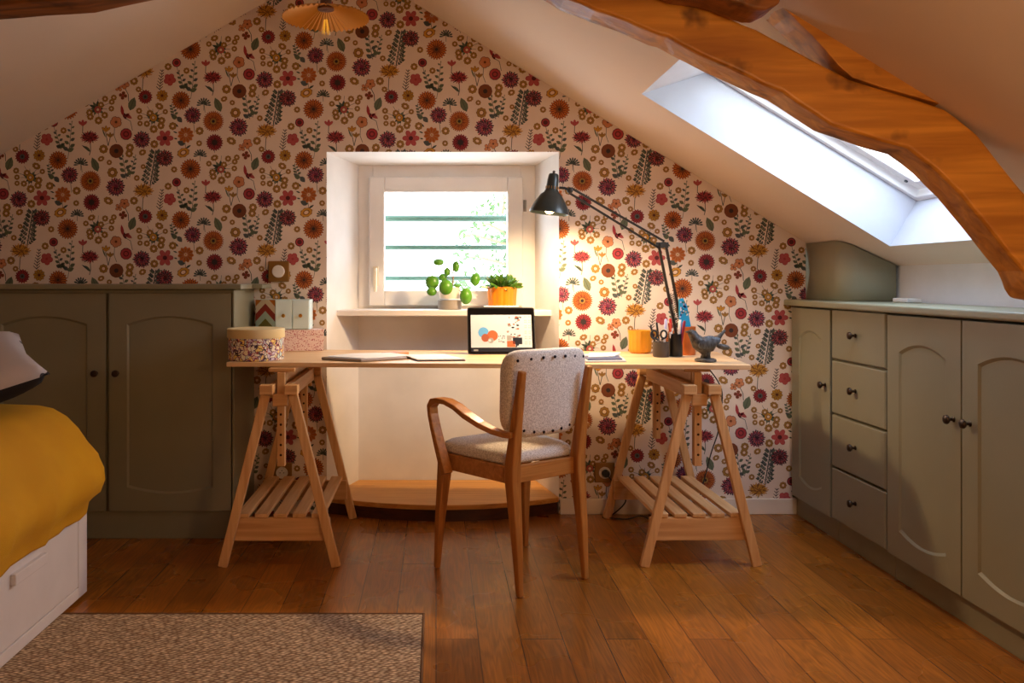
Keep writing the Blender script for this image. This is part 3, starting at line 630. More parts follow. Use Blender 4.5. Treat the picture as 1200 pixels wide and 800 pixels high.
b.add(vs, fs); must = mat('mustard_linen', (216, 160, 10), .9, bump=.35, bscale=500, nscale=(5, 5, 5), col2=(206, 148, 6), sheen=.0)
tag(b.build('bedspread', must, smooth='all'), 'mustard yellow bedspread draped over the white bed', 'bedspread')
# cushion
def cushion(size, th):
    m = MB(); n = 16; vs = []; fs = []
    for sgn in (1, -1):
        for i in range(n+1):
            for j in range(n+1):
                u, v = 2*i/n-1, 2*j/n-1; k = (1-u**4)*(1-v**4); pin = 1-.10*(1-abs(u))*abs(v)**3; pin2 = 1-.10*(1-abs(v))*abs(u)**3
                vs.append((u*size/2*pin2, v*size/2*pin, sgn*th/2*max(0, k)**.5))
    for s_ in (0, 1):
        o = s_*(n+1)**2
        for i in range(n):
            for j in range(n): m.add([], [], 0); fs.append((o+i*(n+1)+j, o+(i+1)*(n+1)+j, o+(i+1)*(n+1)+j+1, o+i*(n+1)+j+1))
    m.add(vs, fs); m.m = [0]*(n*n)+[1]*(n*n); return m
def dot_mat(name, c_bg, c_dot, scale, rad, rough=.85):
    m = mat(name, c_bg, rough); nt = m.node_tree; b_ = nt.nodes['Principled BSDF']; N = nt.nodes.new; L = nt.links.new
    t = N('ShaderNodeTexCoord'); v = N('ShaderNodeTexVoronoi'); v.inputs['Scale'].default_value = scale; L(t.outputs['Object'], v.inputs['Vector'])
    g = N('ShaderNodeMath'); g.operation = 'LESS_THAN'; g.inputs[1].default_value = rad; L(v.outputs['Distance'], g.inputs[0])
    x = N('ShaderNodeMixRGB'); x.inputs[1].default_value = srgb(*c_bg); x.inputs[2].default_value = srgb(*c_dot); L(g.outputs[0], x.inputs[0]); L(x.outputs[0], b_.inputs['Base Color']); return m
cs = cushion(.46, .15).build('cushion', [dot_mat('grey_cushion_cover', (190, 184, 186), (60, 55, 60), 9, .13), mat('black_cushion_back', (26, 24, 30), .9)], smooth='all')
cs.location = ( -1.56, 2.74, .80); cs.rotation_euler = (radians(14), radians(-18), radians(34))
tag(cs, 'light grey cushion with black underside lying on the mustard bedspread', 'cushion')

# ------------------------------------------------------------------ rug
def rug_mat():
    m = bpy.data.materials.new('jute_weave'); m.use_nodes = True; nt = m.node_tree; b_ = nt.nodes['Principled BSDF']; N = nt.nodes.new; L = nt.links.new
    t = N('ShaderNodeTexCoord'); mp = N('ShaderNodeMapping'); mp.inputs['Scale'].default_value = (58, 92, 1); mp.inputs['Rotation'].default_value = (0, 0, radians(28)); L(t.outputs['Object'], mp.inputs[0])
    v = N('ShaderNodeTexVoronoi'); v.inputs['Scale'].default_value = 1; v.inputs['Randomness'].default_value = .45; L(mp.outputs[0], v.inputs['Vector'])
    no = N('ShaderNodeTexNoise'); no.inputs['Scale'].default_value = 40; L(t.outputs['Object'], no.inputs['Vector'])
    r = N('ShaderNodeValToRGB'); L(v.outputs['Distance'], r.inputs[0])
    r.color_ramp.elements[0].position = .12; r.color_ramp.elements[0].color = srgb(236, 208, 172); r.color_ramp.elements[1].position = .62; r.color_ramp.elements[1].color = srgb(130, 100, 74)
    x = N('ShaderNodeMixRGB'); x.blend_type = 'MULTIPLY'; x.inputs[0].default_value = .5; L(r.outputs[0], x.inputs[1]); L(v.outputs['Color'], x.inputs[2])
    hs = N('ShaderNodeHueSaturation'); hs.inputs['Saturation'].default_value = .0; L(v.outputs['Color'], hs.inputs['Color']); L(hs.outputs[0], x.inputs[2])
    L(x.outputs[0], b_.inputs['Base Color']); b_.inputs['Roughness'].default_value = .95
    iv = N('ShaderNodeMath'); iv.operation = 'SUBTRACT'; iv.inputs[0].default_value = 1; L(v.outputs['Distance'], iv.inputs[1])
    bp = N('ShaderNodeBump'); bp.inputs['Strength'].default_value = .9; bp.inputs['Distance'].default_value = .006; L(iv.outputs[0], bp.inputs['Height']); L(bp.outputs[0], b_.inputs['Normal']); return m
b = MB(); b.box(-1.55, -.045, 1.25, 2.775, 0.001, .012)
rg = b.build('rug', rug_mat(), bevel=.004); tag(rg, 'beige woven jute rug on the floor beside the bed', 'rug')
for (x0, x1, y0, y1) in ((-1.55, -.037, 2.7755, 2.783), (-.0445, -.037, 1.25, 2.775)): b = MB(); b.box(x0, x1, y0, y1, .001, .0135); b.build('binding', mat('brown_binding', (110, 76, 46), .9), rg, bevel=.003)

# ------------------------------------------------------------------ desk: board and two trestles
DT = .79
ca, sa = cos(radians(-3.2)), sin(radians(-3.2))
bd = [(-.842, 3.355), (1.222, 3.240), (1.292, 3.845), (-.81, 3.975)]
b = MB(); b.prism(bd, lambda p: (p[0], p[1], DT-.018), lambda p: (p[0], p[1], DT)); tag(b.build('desk_board', board_w, bevel=.002), 'long pale wooden desk board laid across two trestles', 'desk')
def trestle(label):
    L_ = .66; t = thing('trestle', label, 'trestle')
    for sy in (-1, 1):
        y = sy*L_/2
        for sx in (-1, 1):
            MB().bar((sx*.222, y, 0.001), (sx*.054, y-.0*sy, .672), .024, .036, (0, 1, 0)).build('leg', pine_z, t, bevel=.003)
        MB().box(-.195, .195, y-sy*.012-.011-.0, y-sy*.012+.011, .096, .186).xf(T(0, -sy*.013, 0)).build('shelf_rail', pine_x, t, bevel=.003)
        b = MB(); b.box(-.015, .015, y-.045*sy-.016, y-.045*sy+.016, .385, .755)
        o = b.build('post', pine_z, t, bevel=.002)
        for z in (.43, .47, .51, .55, .59): b = MB(); b.tube([(0, y-.045*sy-.0165, z), (0, y-.045*sy+.0165, z)], .005, 10); b.build('peg_hole', mat('hole_dark', (60, 34, 18), .9), o)
        MB().box(-.052, .052, y-.062*sy-.022, y-.062*sy+.03, .7555, .771).build('cap_block', pine_x, t, bevel=.003)
        for sx in (-1, 1): MB().box(sx*.048-.026, sx*.048+.026, y-.026, y+.026, .674, .712).build('clamp_block', pine_x, t, bevel=.003)
        MB().box(-.030, .030, y-.018*sy-.009, y-.018*sy+.009, .625, .673).build('guide_block', pine_x, t, bevel=.003)
    for sx in (-1, 1): MB().box(sx*.033-.011, sx*.033+.011, -L_/2+.028, L_/2-.028, .655, .712).build('top_rail', pine, t, bevel=.003)
    MB().box(-.016, .016, -L_/2+.07, L_/2-.07, .715, .765).build('lift_beam', pine, t, bevel=.003)
    for k in range(5):
        x = -.148+.074*k; MB().box(x-.0255, x+.0255, -L_/2+.012, L_/2-.012, .187, .203).build('slat', pine, t, bevel=.003)
    return t
t1 = trestle('pine trestle under the left end of the desk beside the green cabinet'); t1.location = (-.612, 3.595, 0)
t2 = copy_tree(t1); t2['label'] = 'pine trestle under the right end of the desk behind the chair'; t2.location = (1.03, 3.60, 0); t2.rotation_euler = (0, 0, radians(1.0))

# ------------------------------------------------------------------ chair
ch = thing('armchair', 'bentwood desk armchair with grey studded backrest pulled up to the desk', 'chair', (.308, 3.21, 0), radians(34.8))
def woven(name, c1, c2):
    m = mat(name, c1, .9); nt = m.node_tree; b_ = nt.nodes['Principled BSDF']; N = nt.nodes.new; L = nt.links.new
    t = N('ShaderNodeTexCoord'); v = N('ShaderNodeTexNoise'); v.inputs['Scale'].default_value = 230; v.inputs['Detail'].default_value = 1; L(t.outputs['Object'], v.inputs['Vector'])
    r = N('ShaderNodeValToRGB'); L(v.outputs['Fac'], r.inputs[0]); r.color_ramp.elements[0].position = .38; r.color_ramp.elements[0].color = srgb(*c2); r.color_ramp.elements[1].position = .6; r.color_ramp.elements[1].color = srgb(*c1)
    L(r.outputs[0], b_.inputs['Base Color']); bp = N('ShaderNodeBump'); bp.inputs['Strength'].default_value = .5; bp.inputs['Distance'].default_value = .002; L(v.outputs['Fac'], bp.inputs['Height']); L(bp.outputs[0], b_.inputs['Normal']); return m
tweed = woven('grey_tweed', (244, 238, 230), (204, 196, 188))
for sx in (-1, 1):
    MB().sweep([(sx*.16, -.208, 0.001), (sx*.16, -.192, .20), (sx*.16, -.170, .40), (sx*.16, -.170, .46), (sx*.161, -.19, .60), (sx*.163, -.225, .80)], [.021, .032, .042, .042, .034, .024], [.022, .034, .046, .046, .034, .024]).build('leg', chairwood, ch, bevel=.005)
    MB().sweep([(sx*.226, .208, 0.001), (sx*.216, .20, .20), (sx*.206, .188, .37), (sx*.204, .186, .452)], [.021, .032, .042, .042], [.021, .032, .042, .042]).build('leg', chairwood, ch, bevel=.005)
    MB().bar((sx*.160, -.15, .422), (sx*.204, .166, .422), .024, .062, (1, 0, 0)).build('seat_rail', chairwood_y, ch, bevel=.003)
    ap = [(.118, .385), (.140, .43), (.168, .49), (.194, .55), (.212, .60), (.216, .632), (.200, .650), (.165, .660), (.11, .660), (.05, .648), (-.01, .625), (-.07, .598), (-.12, .580), (-.165, .572), (-.195, .572)]
    MB().sweep([(sx*(.243 if y > -.02 else .243-.058*(-.02-y)/.17), y, z) for y, z in ap], [.040]*7+[.048]*4+[.042, .036, .030, .026], [.030, .030, .026, .024, .022, .024, .026]+[.020]*8).build('armrest', armwood, ch, bevel=.004)
MB().bar((-.145, -.158, .422), (.145, -.158, .422), .062, .022, (0, 0, 1)).build('seat_rail', chairwood_y, ch, bevel=.003)
MB().bar((-.19, .186, .422), (.19, .186, .422), .062, .022, (0, 0, 1)).build('seat_rail', chairwood_y, ch, bevel=.003)
def rpoly(pts, r, n=5):
    o = []; N_ = len(pts)
    for i in range(N_):
        p = Vector(pts[i]); a = (Vector(pts[i-1])-p).normalized()*r; b_ = (Vector(pts[(i+1) % N_])-p).normalized()*r
        for k in range(n+1): t_ = k/n; o.append(tuple((p+a)*(1-t_)**2+p*2*t_*(1-t_)+(p+b_)*t_**2))
    return o
so = rpoly([(-.165, -.148), (.165, -.148), (.218, .21), (-.218, .21)], .05)
MB().inflate(so, [(.96, .454), (1.0, .462), (1.0, .478), (.97, .492), (.88, .503), (.65, .513), (.3, .518)], lambda x, y, h: (x, y, h)).build('seat_cushion', tweed, ch, smooth='all')
bo = rpoly([(-.172, .562), (.172, .562), (.193, .868), (-.193, .868)], .075, 6)
def bk(x, z, h): lean = -.185-(z-.56)*.13; return (x, lean+.006+.028*(x/.2)**2+h, z-(.016*(1-(x/.19)**2) if z < .66 else 0)*(.66-z)/.1)
MB().inflate(bo, [(.15, -.003), (.35, -.003), (.55, -.003), (.75, -.003), (.90, -.002), (.97, .001), (1, .009), (1.005, .030), (1, .050), (.96, .062), (.8, .068), (.6, .071), (.4, .072), (.2, .073)], lambda x, z, h: bk(x, z, h)).build('backrest', tweed, ch, smooth='all')
bk_o = ch.children[-1]
st_ = [(-.165+.055*k, .842-.008*abs(k-3)**2/9) for k in range(7)]+[(-.115+.046*k, .578+.008*abs(k-2.5)**2/6) for k in range(6)]
for (x, z) in st_:
    p = bk(x*.97, z, -.001); q = MB(); q.ball(p, .0062, .004, .0062, 8); q.build('stud', mat('dark_stud', (50, 40, 50), .3, metal=.7), bk_o, smooth=True)

# ------------------------------------------------------------------ desk lamp
lp = thing('desk_lamp', 'black jointed architect lamp clamped to the back of the desk', 'lamp', (1.11, 3.80, DT))
lmet = mat('lamp_black', (48, 52, 54), .35, metal=.3, spec=.6); lrod = mat('lamp_rod', (64, 56, 48), .35, metal=.6)
E = P(776, 287, 3.78); Hd = P(668, 223, 3.66); Bs = Vector((1.11, 3.80, DT+.075))
b = MB(); b.lathe([(.028, DT+.001), (.03, DT+.006), (.024, DT+.012), (.013, DT+.02), (.011, DT+.06), (0.009, DT+.062)], (1.11, 3.80, 0)); b.box(1.09, 1.13, 3.866, 3.880, DT-.05, DT+.02); b.box(1.09, 1.13, 3.79, 3.880, DT+.004, DT+.012); b.box(1.09, 1.13, 3.83, 3.880, DT-.052, DT-.044)
b.build('clamp', lmet, lp, world=True, smooth=True)
dE = (E-Bs).normalized(); sd = Vector((1, 0, .12)).normalized()
for off in (-.016, .016):
    MB().bar(Bs+sd*off, E+sd*off, .009, .012, (0, 1, 0)).build('lower_rod', lrod, lp, world=True, bevel=.001)
dU = (Hd-E).normalized(); nu = Vector((dU.z, 0, -dU.x)).normalized()
for off in (-.019, .019): MB().bar(E+nu*off*-1, Hd+nu*off*-.6, .006, .010, (0, 1, 0)).build('upper_rod', lrod, lp, world=True, bevel=.001)
for off in (-.008, .008):
    b = MB(); pts = [Bs.lerp(E, .05+.42*k/80)+Vector((cos(k*1.5)*.007+off, sin(k*1.5)*.007, 0)) for k in range(81)]; b.tube(pts, .0016, 5); b.build('spring', lrod, lp, world=True, smooth=True)
b = MB(); b.tube([E+Vector((0, -.014, 0)), E+Vector((0, .014, 0))], .014, 16); b.box(E.x-.028, E.x+.028, E.y-.004, E.y+.004, E.z-.012, E.z+.012); b.build('joint', lmet, lp, world=True, smooth=True); b = MB(); b.tube([Bs+Vector((0, -.014, 0)), Bs+Vector((0, .014, 0))], .016, 16); b.build('joint', lmet, lp, world=True, smooth=True)
St = P(649, 203, 3.66); Sb = P(643.5, 250, 3.66); ax = (Sb-St).normalized(); LS = (Sb-St).length
rotm = Vector((0, 0, -1)).rotation_difference(ax).to_matrix().to_4x4()
SM = T(*St) @ rotm
prf = [(.004, 0), (.018, -.002), (.022, -.008), (.025, -.03), (.027, -.070), (.034, -.085), (.046, -.094), (.055, -.108), (.068, -.128), (.080, -.150), (.086, -.170), (.087, -LS)]
inn = [(r-.0015, z) for r, z in reversed(prf[1:-1])]
b = MB(); b.lathe(prf+[(.0855, -LS)]+inn+[(0.002, -.004)], n=40); b.lathe([(0.003, .012), (.006, .010), (.006, 0), (.003, -.001)], n=10); b.xf(SM); sh = b.build('shade', [mat('shade_green_black', (52, 62, 62), .3, spec=.6), ], lp, world=True, smooth=True)
for k in range(14):
    b = MB(); a = 2*pi*k/14; p0 = Vector((cos(a)*.0267, sin(a)*.0267, -.058)); b.tube([p0, p0+Vector((cos(a)*.0008, sin(a)*.0008, -.012))], .0018, 6)
    b.xf(SM).build('vent_slot', mat('brass_slot', (190, 140, 70), .4), sh, world=True)
bulb_m = mat('lamp_bulb', (255, 214, 150), .3, emit=14)
b = MB(); b.ball((0, 0, -.150), .026, .026, .030, 16); b.lathe([(.012, -.09), (.012, -.125)], n=12); b.xf(SM).build('bulb', bulb_m, lp, world=True, smooth=True)
b = MB(); hb = SM @ Vector((.03, 0, -.06)); b.tube([Hd, (Hd+hb)/2+Vector((0, 0, .004)), hb], .006, 8); b.ball(Hd, .014, .010, .014); b.build('head_bracket', lmet, lp, world=True, smooth=True)
lo = light('desk_lamp_light', 'SPOT', SM @ Vector((0, 0, -.186)), 40, (1.0, 0.68, 0.38), .04, spot_size=radians(168), spot_blend=.5)
lo.rotation_euler = (radians(8), 0, 0)
lo.parent = lp; lo.matrix_parent_inverse = T(-lp.location.x, -lp.location.y, -lp.location.z)

# ------------------------------------------------------------------ pendant
PX, PY, PZ = -.455, 3.45, 2.195
pd = thing('pendant_lamp', 'gold pleated paper pendant lamp hanging from the ridge', 'lamp', (PX, PY, PZ))
b = MB(); n_ = 96; vs = []; fs = []
pr = [(.022, .055), (.06, .045), (.12, .022), (.178, 0)]
for r_, z in pr:
    for k in range(n_):
        a = 2*pi*k/n_; zz = z+(.010 if k % 2 else -.0)*r_/.178; vs.append((PX+r_*cos(a), PY+r_*sin(a), PZ+zz))
for i in range(3):
    for k in range(n_): fs.append((i*n_+k, i*n_+(k+1) % n_, (i+1)*n_+(k+1) % n_, (i+1)*n_+k))
b.add(vs, fs); o = b.build('shade', mat('gold_paper', (214, 150, 58), .6, spec=.3), pd, world=True); s_ = o.modifiers.new('s', 'SOLIDIFY'); s_.thickness = .001
b = MB(); b.lathe([(.024, .058), (.024, .085), (.017, .092), (.017, .135), (.004, .14)], (PX, PY, PZ), 20); b.lathe([(.034, .040), (.034, .048), (.02, .06)], (PX, PY, PZ), 20); b.build('socket', mat('brown_socket', (110, 74, 60), .4), pd, world=True, smooth=True)
b = MB(); b.lathe([(0, -.098), (.012, -.094), (.025, -.080), (.033, -.056), (.031, -.030), (.020, .006), (.013, .040)], (PX, PY, PZ), 20)
b.build('bulb', glass, pd, world=True, smooth='all')
b = MB()
for k in range(6): a = k*pi/3; b.tube([(PX+.006*cos(a), PY+.006*sin(a), PZ+.0), (PX+.015*cos(a), PY+.015*sin(a), PZ-.06)], .0012, 5)
b.build('filament', mat('amber_filament', (255, 190, 60), .4, emit=.5), pd, world=True)
b = MB(); b.tube([(PX, PY, PZ+.138), (PX, PY, AZ-.005)], .003, 6); b.build('cord', black, pd, world=True)

# ------------------------------------------------------------------ things on the desk
def on_desk(px, py): s = (py-CY)/(H-DT); return (px-CX)/s, F/s
# round hat box
hx, hy = -.750, 3.482
def scribble():
    m = mat('scribble_paper', (236, 226, 200), .7); nt = m.node_tree; b_ = nt.nodes['Principled BSDF']; N = nt.nodes.new; L = nt.links.new
    t = N('ShaderNodeTexCoord'); v = N('ShaderNodeTexVoronoi'); v.feature = 'DISTANCE_TO_EDGE'; v.inputs['Scale'].default_value = 58; nz = N('ShaderNodeTexNoise'); nz.inputs['Scale'].default_value = 30; L(t.outputs['Object'], nz.inputs['Vector']); wa = N('ShaderNodeVectorMath'); wa.operation = 'MULTIPLY_ADD'; wa.inputs[1].default_value = (.05, .05, .05); L(nz.outputs['Color'], wa.inputs[0]); L(t.outputs['Object'], wa.inputs[2]); L(wa.outputs[0], v.inputs['Vector'])
    v2 = N('ShaderNodeTexVoronoi'); v2.inputs['Scale'].default_value = 58; L(wa.outputs[0], v2.inputs['Vector'])
    g = N('ShaderNodeMath'); g.operation = 'LESS_THAN'; g.inputs[1].default_value = .085; L(v.outputs['Distance'], g.inputs[0])
    r = N('ShaderNodeValToRGB'); r.color_ramp.interpolation = 'CONSTANT'; sep = N('ShaderNodeSeparateColor'); L(v2.outputs['Color'], sep.inputs[0]); L(sep.outputs[0], r.inputs[0])
    for p, c_ in ((0, (238, 230, 208)), (.3, (244, 216, 130)), (.46, (240, 238, 226)), (.7, (214, 204, 226)), (.8, (200, 220, 214)), (.9, (238, 208, 196))):
        e = r.color_ramp.elements[0] if p == 0 else r.color_ramp.elements.new(p); e.color = srgb(*c_)
    r2 = N('ShaderNodeValToRGB'); r2.color_ramp.interpolation = 'CONSTANT'; L(sep.outputs[1], r2.inputs[0])
    r2.color_ramp.elements[0].color = srgb(120, 80, 130); r2.color_ramp.elements[1].position = .4; r2.color_ramp.elements[1].color = srgb(170, 60, 60); e = r2.color_ramp.elements.new(.7); e.color = srgb(60, 40, 60)
    x = N('ShaderNodeMixRGB'); L(g.outputs[0], x.inputs[0]); L(r.outputs[0], x.inputs[1]); L(r2.outputs[0], x.inputs[2]); L(x.outputs[0], b_.inputs['Base Color']); return m
hb_ = thing('hat_box', 'round patterned hat box with cream lid on the left desk end', 'box', (hx, hy, DT))
b = MB(); b.lathe([(.112, .0008), (.114, .003), (.114, .11)], n=48); b.build('box_body', scribble(), hb_, smooth=True)
b = MB(); b.lathe([(.117, .092), (.1185, .094), (.1185, .127), (.116, .130), (0, .1305)], n=48); b.build('lid', mat('cream_lid', (238, 220, 168), .6), hb_, smooth=True)
# pink speckled box
pb = MB(); pb.box(-.30, 0, 0, .085, .0008, .098)
o = pb.build('speckled_box', dot_mat('pink_speckles', (232, 206, 198), (176, 70, 80), 150, .33), bevel=.002); o.location = (-.525, 3.897, DT); o.rotation_euler = (0, 0, radians(12))
tag(o, 'flat pink speckled box on the desk against the papered wall', 'box')
b = MB(); b.box(-.302, .002, -.002, .087, .072, .0995); b.build('lid', MATS['pink_speckles'], o, bevel=.002)
# mini chest on it
mc = thing('mini_chest', 'small pale blue chest of drawers with chevron end on the pink box', 'chest', (-.70, 3.90, DT+.101))
paleb = mat('pale_blue', (218, 240, 242), .6)
z0_, z1_ = .0, .138
pts = [(-.845, 3.915), (-.745, 3.872), (-.588, 3.880), (-.588, 3.985), (-.845, 3.985)]
b = MB(); b.prism(pts, lambda p: (p[0], p[1], DT+.101), lambda p: (p[0], p[1], DT+.101+z1_)); b.build('case', paleb, mc, world=True)
ch_c = [srgb(150, 50, 40), srgb(226, 216, 200), srgb(196, 120, 40), srgb(120, 120, 60), srgb(170, 200, 196)]
chm = [mat('chevron_%s' % n, c_, .7) for n, c_ in zip(('red', 'cream', 'ochre', 'olive', 'blue'), ch_c)]
b = MB(); a_, b_ = Vector((-.845, 3.915, DT+.101)), Vector((-.745, 3.872, DT+.101)); nrm = Vector((-.395, -.918, 0))*.0012
k = 0
for hh in (0, 1):
    for j in range(-3, 6):
        y0 = j*.035+(.0 if hh == 0 else .0)
        for half in (0,):
            u0, u1 = (0, .5) if hh == 0 else (.5, 1)
            q0, q1 = (y0, y0+.05) if hh == 0 else (y0+.05, y0)
            pp = [(u0, q0), (u1, q1), (u1, q1+.035), (u0, q0+.035)]
            for cl in ((0, 1, -.001), (0, -1, .137)): pp = clip(pp, *cl)
            if len(pp) >= 3: b.add([a_.lerp(b_, u)+Vector((0, 0, v))+nrm for u, v in pp], [tuple(range(len(pp)))], (j+4) % 5)
b.build('chevron_panel', chm, mc, world=True)
dv = (Vector((-.588, 3.880, 0))-Vector((-.745, 3.872, 0)))
for k in range(2):
    p0 = Vector((-.745, 3.872, 0))+dv*(.5*k+.015); p1 = Vector((-.745, 3.872, 0))+dv*(.5*k+.485)
    b = MB(); b.prism([(p0.x, p0.y-.006), (p1.x, p1.y-.006), (p1.x, p1.y-.0005), (p0.x, p0.y-.0005)], lambda p: (p[0], p[1], DT+.104), lambda p: (p[0], p[1], DT+.101+.134))
    o = b.build('drawer', paleb, mc, world=True, bevel=.0015); pc = (p0+p1)/2
    b = MB(); b.lathe([(.003, 0), (.003, .006), (.009, .009), (.008, .014), (0, .016)], n=12); b.xf(T(pc.x, pc.y-.006, DT+.165) @ R(pi/2, 'X')); b.build('knob', mat('brass', (200, 150, 60), .3, metal=.9), o, world=True, smooth=True)

def sheet(name, label, cat, corners, z, th, m, bev=.001, edge=None):
    b = MB(); b.prism(corners, lambda p: (p[0], p[1], z), lambda p: (p[0], p[1], z+th)); o = b.build(name, m, bevel=bev); tag(o, label, cat); return o
paperw = mat('white_paper', (240, 234, 226), .7); greyc = mat('grey_cover', (160, 150, 146), .4)
sheet('closed_laptop', 'closed slim grey laptop under loose white paper, left part of the desk', 'laptop', [(-.475, 3.45), (-.300, 3.352), (-.12, 3.47), (-.29, 3.575)], DT+.0008, .012, greyc, .004)
sheet('paper_sheet', 'large loose white paper sheet lying over the closed grey laptop', 'paper', [(-.455, 3.47), (-.285, 3.368), (-.09, 3.50), (-.20, 3.63), (-.36, 3.60)], DT+.0135, .0012, paperw, 0)
sheet('tan_notebook', 'small tan notebook peeking out behind the white paper sheet', 'notebook', [(-.24, 3.66), (-.17, 3.64), (-.12, 3.70), (-.19, 3.73)], DT+.0008, .012, mat('tan_card', (206, 140, 100), .6))
nb = thing('open_notebook', 'white notebook with dark edge on the desk in front of the tablet', 'notebook', (-.02, 3.50, DT))
cn = [(-.145, 3.60), (-.075, 3.385), (.120, 3.405), (.035, 3.64)]
b = MB(); b.prism(cn, lambda p: (p[0], p[1], DT+.0008), lambda p: (p[0], p[1], DT+.004)); b.build('cover', mat('dark_blue_cover', (48, 44, 62), .5), nb, world=True)
b = MB(); b.prism([(x*.98-.0004, 3.5+(y-3.5)*.97) for x, y in cn], lambda p: (p[0], p[1], DT+.0042), lambda p: (p[0], p[1], DT+.0085)); b.build('pages', paperw, nb, world=True)
sheet('magazine', 'pale magazine at the bottom of the pile behind the chair back', 'magazine', [(.60, 3.34), (.765, 3.36), (.80, 3.66), (.62, 3.66)], DT+.0008, .006, mat('pale_cover', (214, 220, 222), .4))
sheet('blue_notebook', 'thin dark blue notebook on the pale magazine behind the chair back', 'notebook', [(.61, 3.36), (.755, 3.385), (.77, 3.52), (.62, 3.53)], DT+.0072, .004, mat('navy_cover', (70, 84, 120), .4))
sheet('paper_pad', 'white paper pad topping the pile behind the chair back', 'paper', [(.62, 3.40), (.735, 3.45), (.80, 3.62), (.66, 3.60)], DT+.0115, .006, paperw)

# tablet computer
tb = thing('tablet', 'black tablet computer propped upright on the desk showing a mood board', 'tablet', (.292, 3.70, DT+.001), radians(2))
tw, th_, tt = .302, .212, .007; TL = R(radians(-14), 'X')
b = MB(); b.inflate(rpoly([(-tw/2, .001), (tw/2, .001), (tw/2, th_), (-tw/2, th_)], .012, 4), [(1, 0), (1, tt)], lambda x, y, h: (x, h, y)); b.xf(TL).build('case', mat('tablet_case', (70, 72, 74), .3, metal=.5), tb, smooth=True)
b = MB(); b.inflate(rpoly([(-tw/2+.004, .005), (tw/2-.004, .005), (tw/2-.004, th_-.004), (-tw/2+.004, th_-.004)], .010, 4), [(1, -.0006), (1, -.0001)], lambda x, y, h: (x, h, y)); b.xf(TL).build('bezel', mat('screen_bezel', (8, 9, 12), .12), tb)
scr = [mat('screen_white', (196, 200, 198), .3, emit=.26), mat('screen_blue', (96, 160, 200), .3, emit=.3), mat('screen_orange', (200, 96, 56), .3, emit=.3), mat('screen_brown', (150, 80, 54), .3, emit=.5), mat('screen_grey', (150, 146, 136), .3, emit=.25), mat('screen_dark', (30, 36, 46), .3, emit=.2), mat('screen_rule', (190, 198, 196), .3, emit=.3)]
b = MB(); y_ = -.0009
def sq(x0, x1, z0, z1, mi, l=0): b.quad((x0, y_-.0001*l, z0), (x1, y_-.0001*l, z0), (x1, y_-.0001*l, z1), (x0, y_-.0001*l, z1), mi)
def sd_(x, z, r, mi, l, rz=None): b.add([(x+r*cos(2*pi*k/20), y_-.0001*l, z+(rz or r)*sin(2*pi*k/20)) for k in range(20)], [tuple(range(20))], mi)
sq(-.136, .136, .030, .178, 0); sq(-.136, .136, .012, .026, 5); sq(-.125, -.105, .015, .022, 4, 1)
sd_(-.01, .122, .042, 6, 1); sd_(-.01, .122, .041, 0, 2)
sd_(-.080, .098, .024, 1, 3); sd_(-.040, .084, .024, 2, 4); sd_(-.072, .074, .018, 3, 5); sd_(-.048, .062, .013, 4, 6, .012); sd_(-.053, .062, .006, 0, 7)
rn = random.Random(5)
for k in range(16): x, z = rn.uniform(-.012, .014), rn.uniform(.05, .085); sd_(x, z, .0022, 5, 3)
sq(.022, .094, .030, .178, 6, 1)
for k in range(60):
    x, z = rn.uniform(.026, .088), rn.uniform(.035, .172); r_ = rn.uniform(.003, .008)
    sd_(x, z, r_, (5 if z < .09 else 0, 4, 3, 5, 0)[k % 5], 2, r_*.6)
sq(.024, .060, .032, .060, 2, 3); sq(.024, .045, .062, .085, 4, 3); sq(.050, .092, .045, .075, 5, 3)
for i in range(6):
    for j in range(17): sq(.098+.006*i, .1015+.006*i, .036+.0082*j, .0395+.0082*j, 4 if (i*j) % 3 else 6, 1)
b.xf(TL).build('screen', scr, tb)
b = MB(); b.quad((-.09, .0075, .02), (.09, .0075, .02), (.09, .10, -.040), (-.09, .10, -.040)); 
b = MB(); b.bar((-.08, .036, .10), (-.08, .106, .004), .004, .05, (0, 0, 1)); b.build('stand', black, tb); b = MB(); b.bar((.08, .036, .10), (.08, .106, .004), .004, .05, (0, 0, 1)); b.build('stand', black, tb)
b = MB(); b.tube([(-.075, .004, th_+.0045), (.080, .004, th_+.0045)], [.0043, .0043], 8); b.xf(Matrix.Translation((.292, 3.70, DT+.001)) @ R(radians(2), 'Z') @ TL); tag(b.build('stylus', mat('white_stylus', (240, 238, 230), .3), smooth=True), 'white stylus lying along the top edge of the tablet', 'stylus')

# yellow pot
x, y = on_desk(750, 413.5)
b = MB(); wob = lambda t: 1+.035*abs(sin(t*8)); b.lathe([(.040, .0008), (.046, .006), (.049, .02), (.050, .085), (.053, .098), (.053, .103), (.050, .103), (.046, .085), (.044, .02), (0, .015)], (0, 0, 0), 96, wob=wob)
o = b.build('yellow_pot', mat('ochre_glaze', (222, 150, 30), .3, spec=.6), smooth=True); o.location = (x, y, DT); tag(o, 'mustard glazed fluted pot standing beside the pen cups', 'pot')
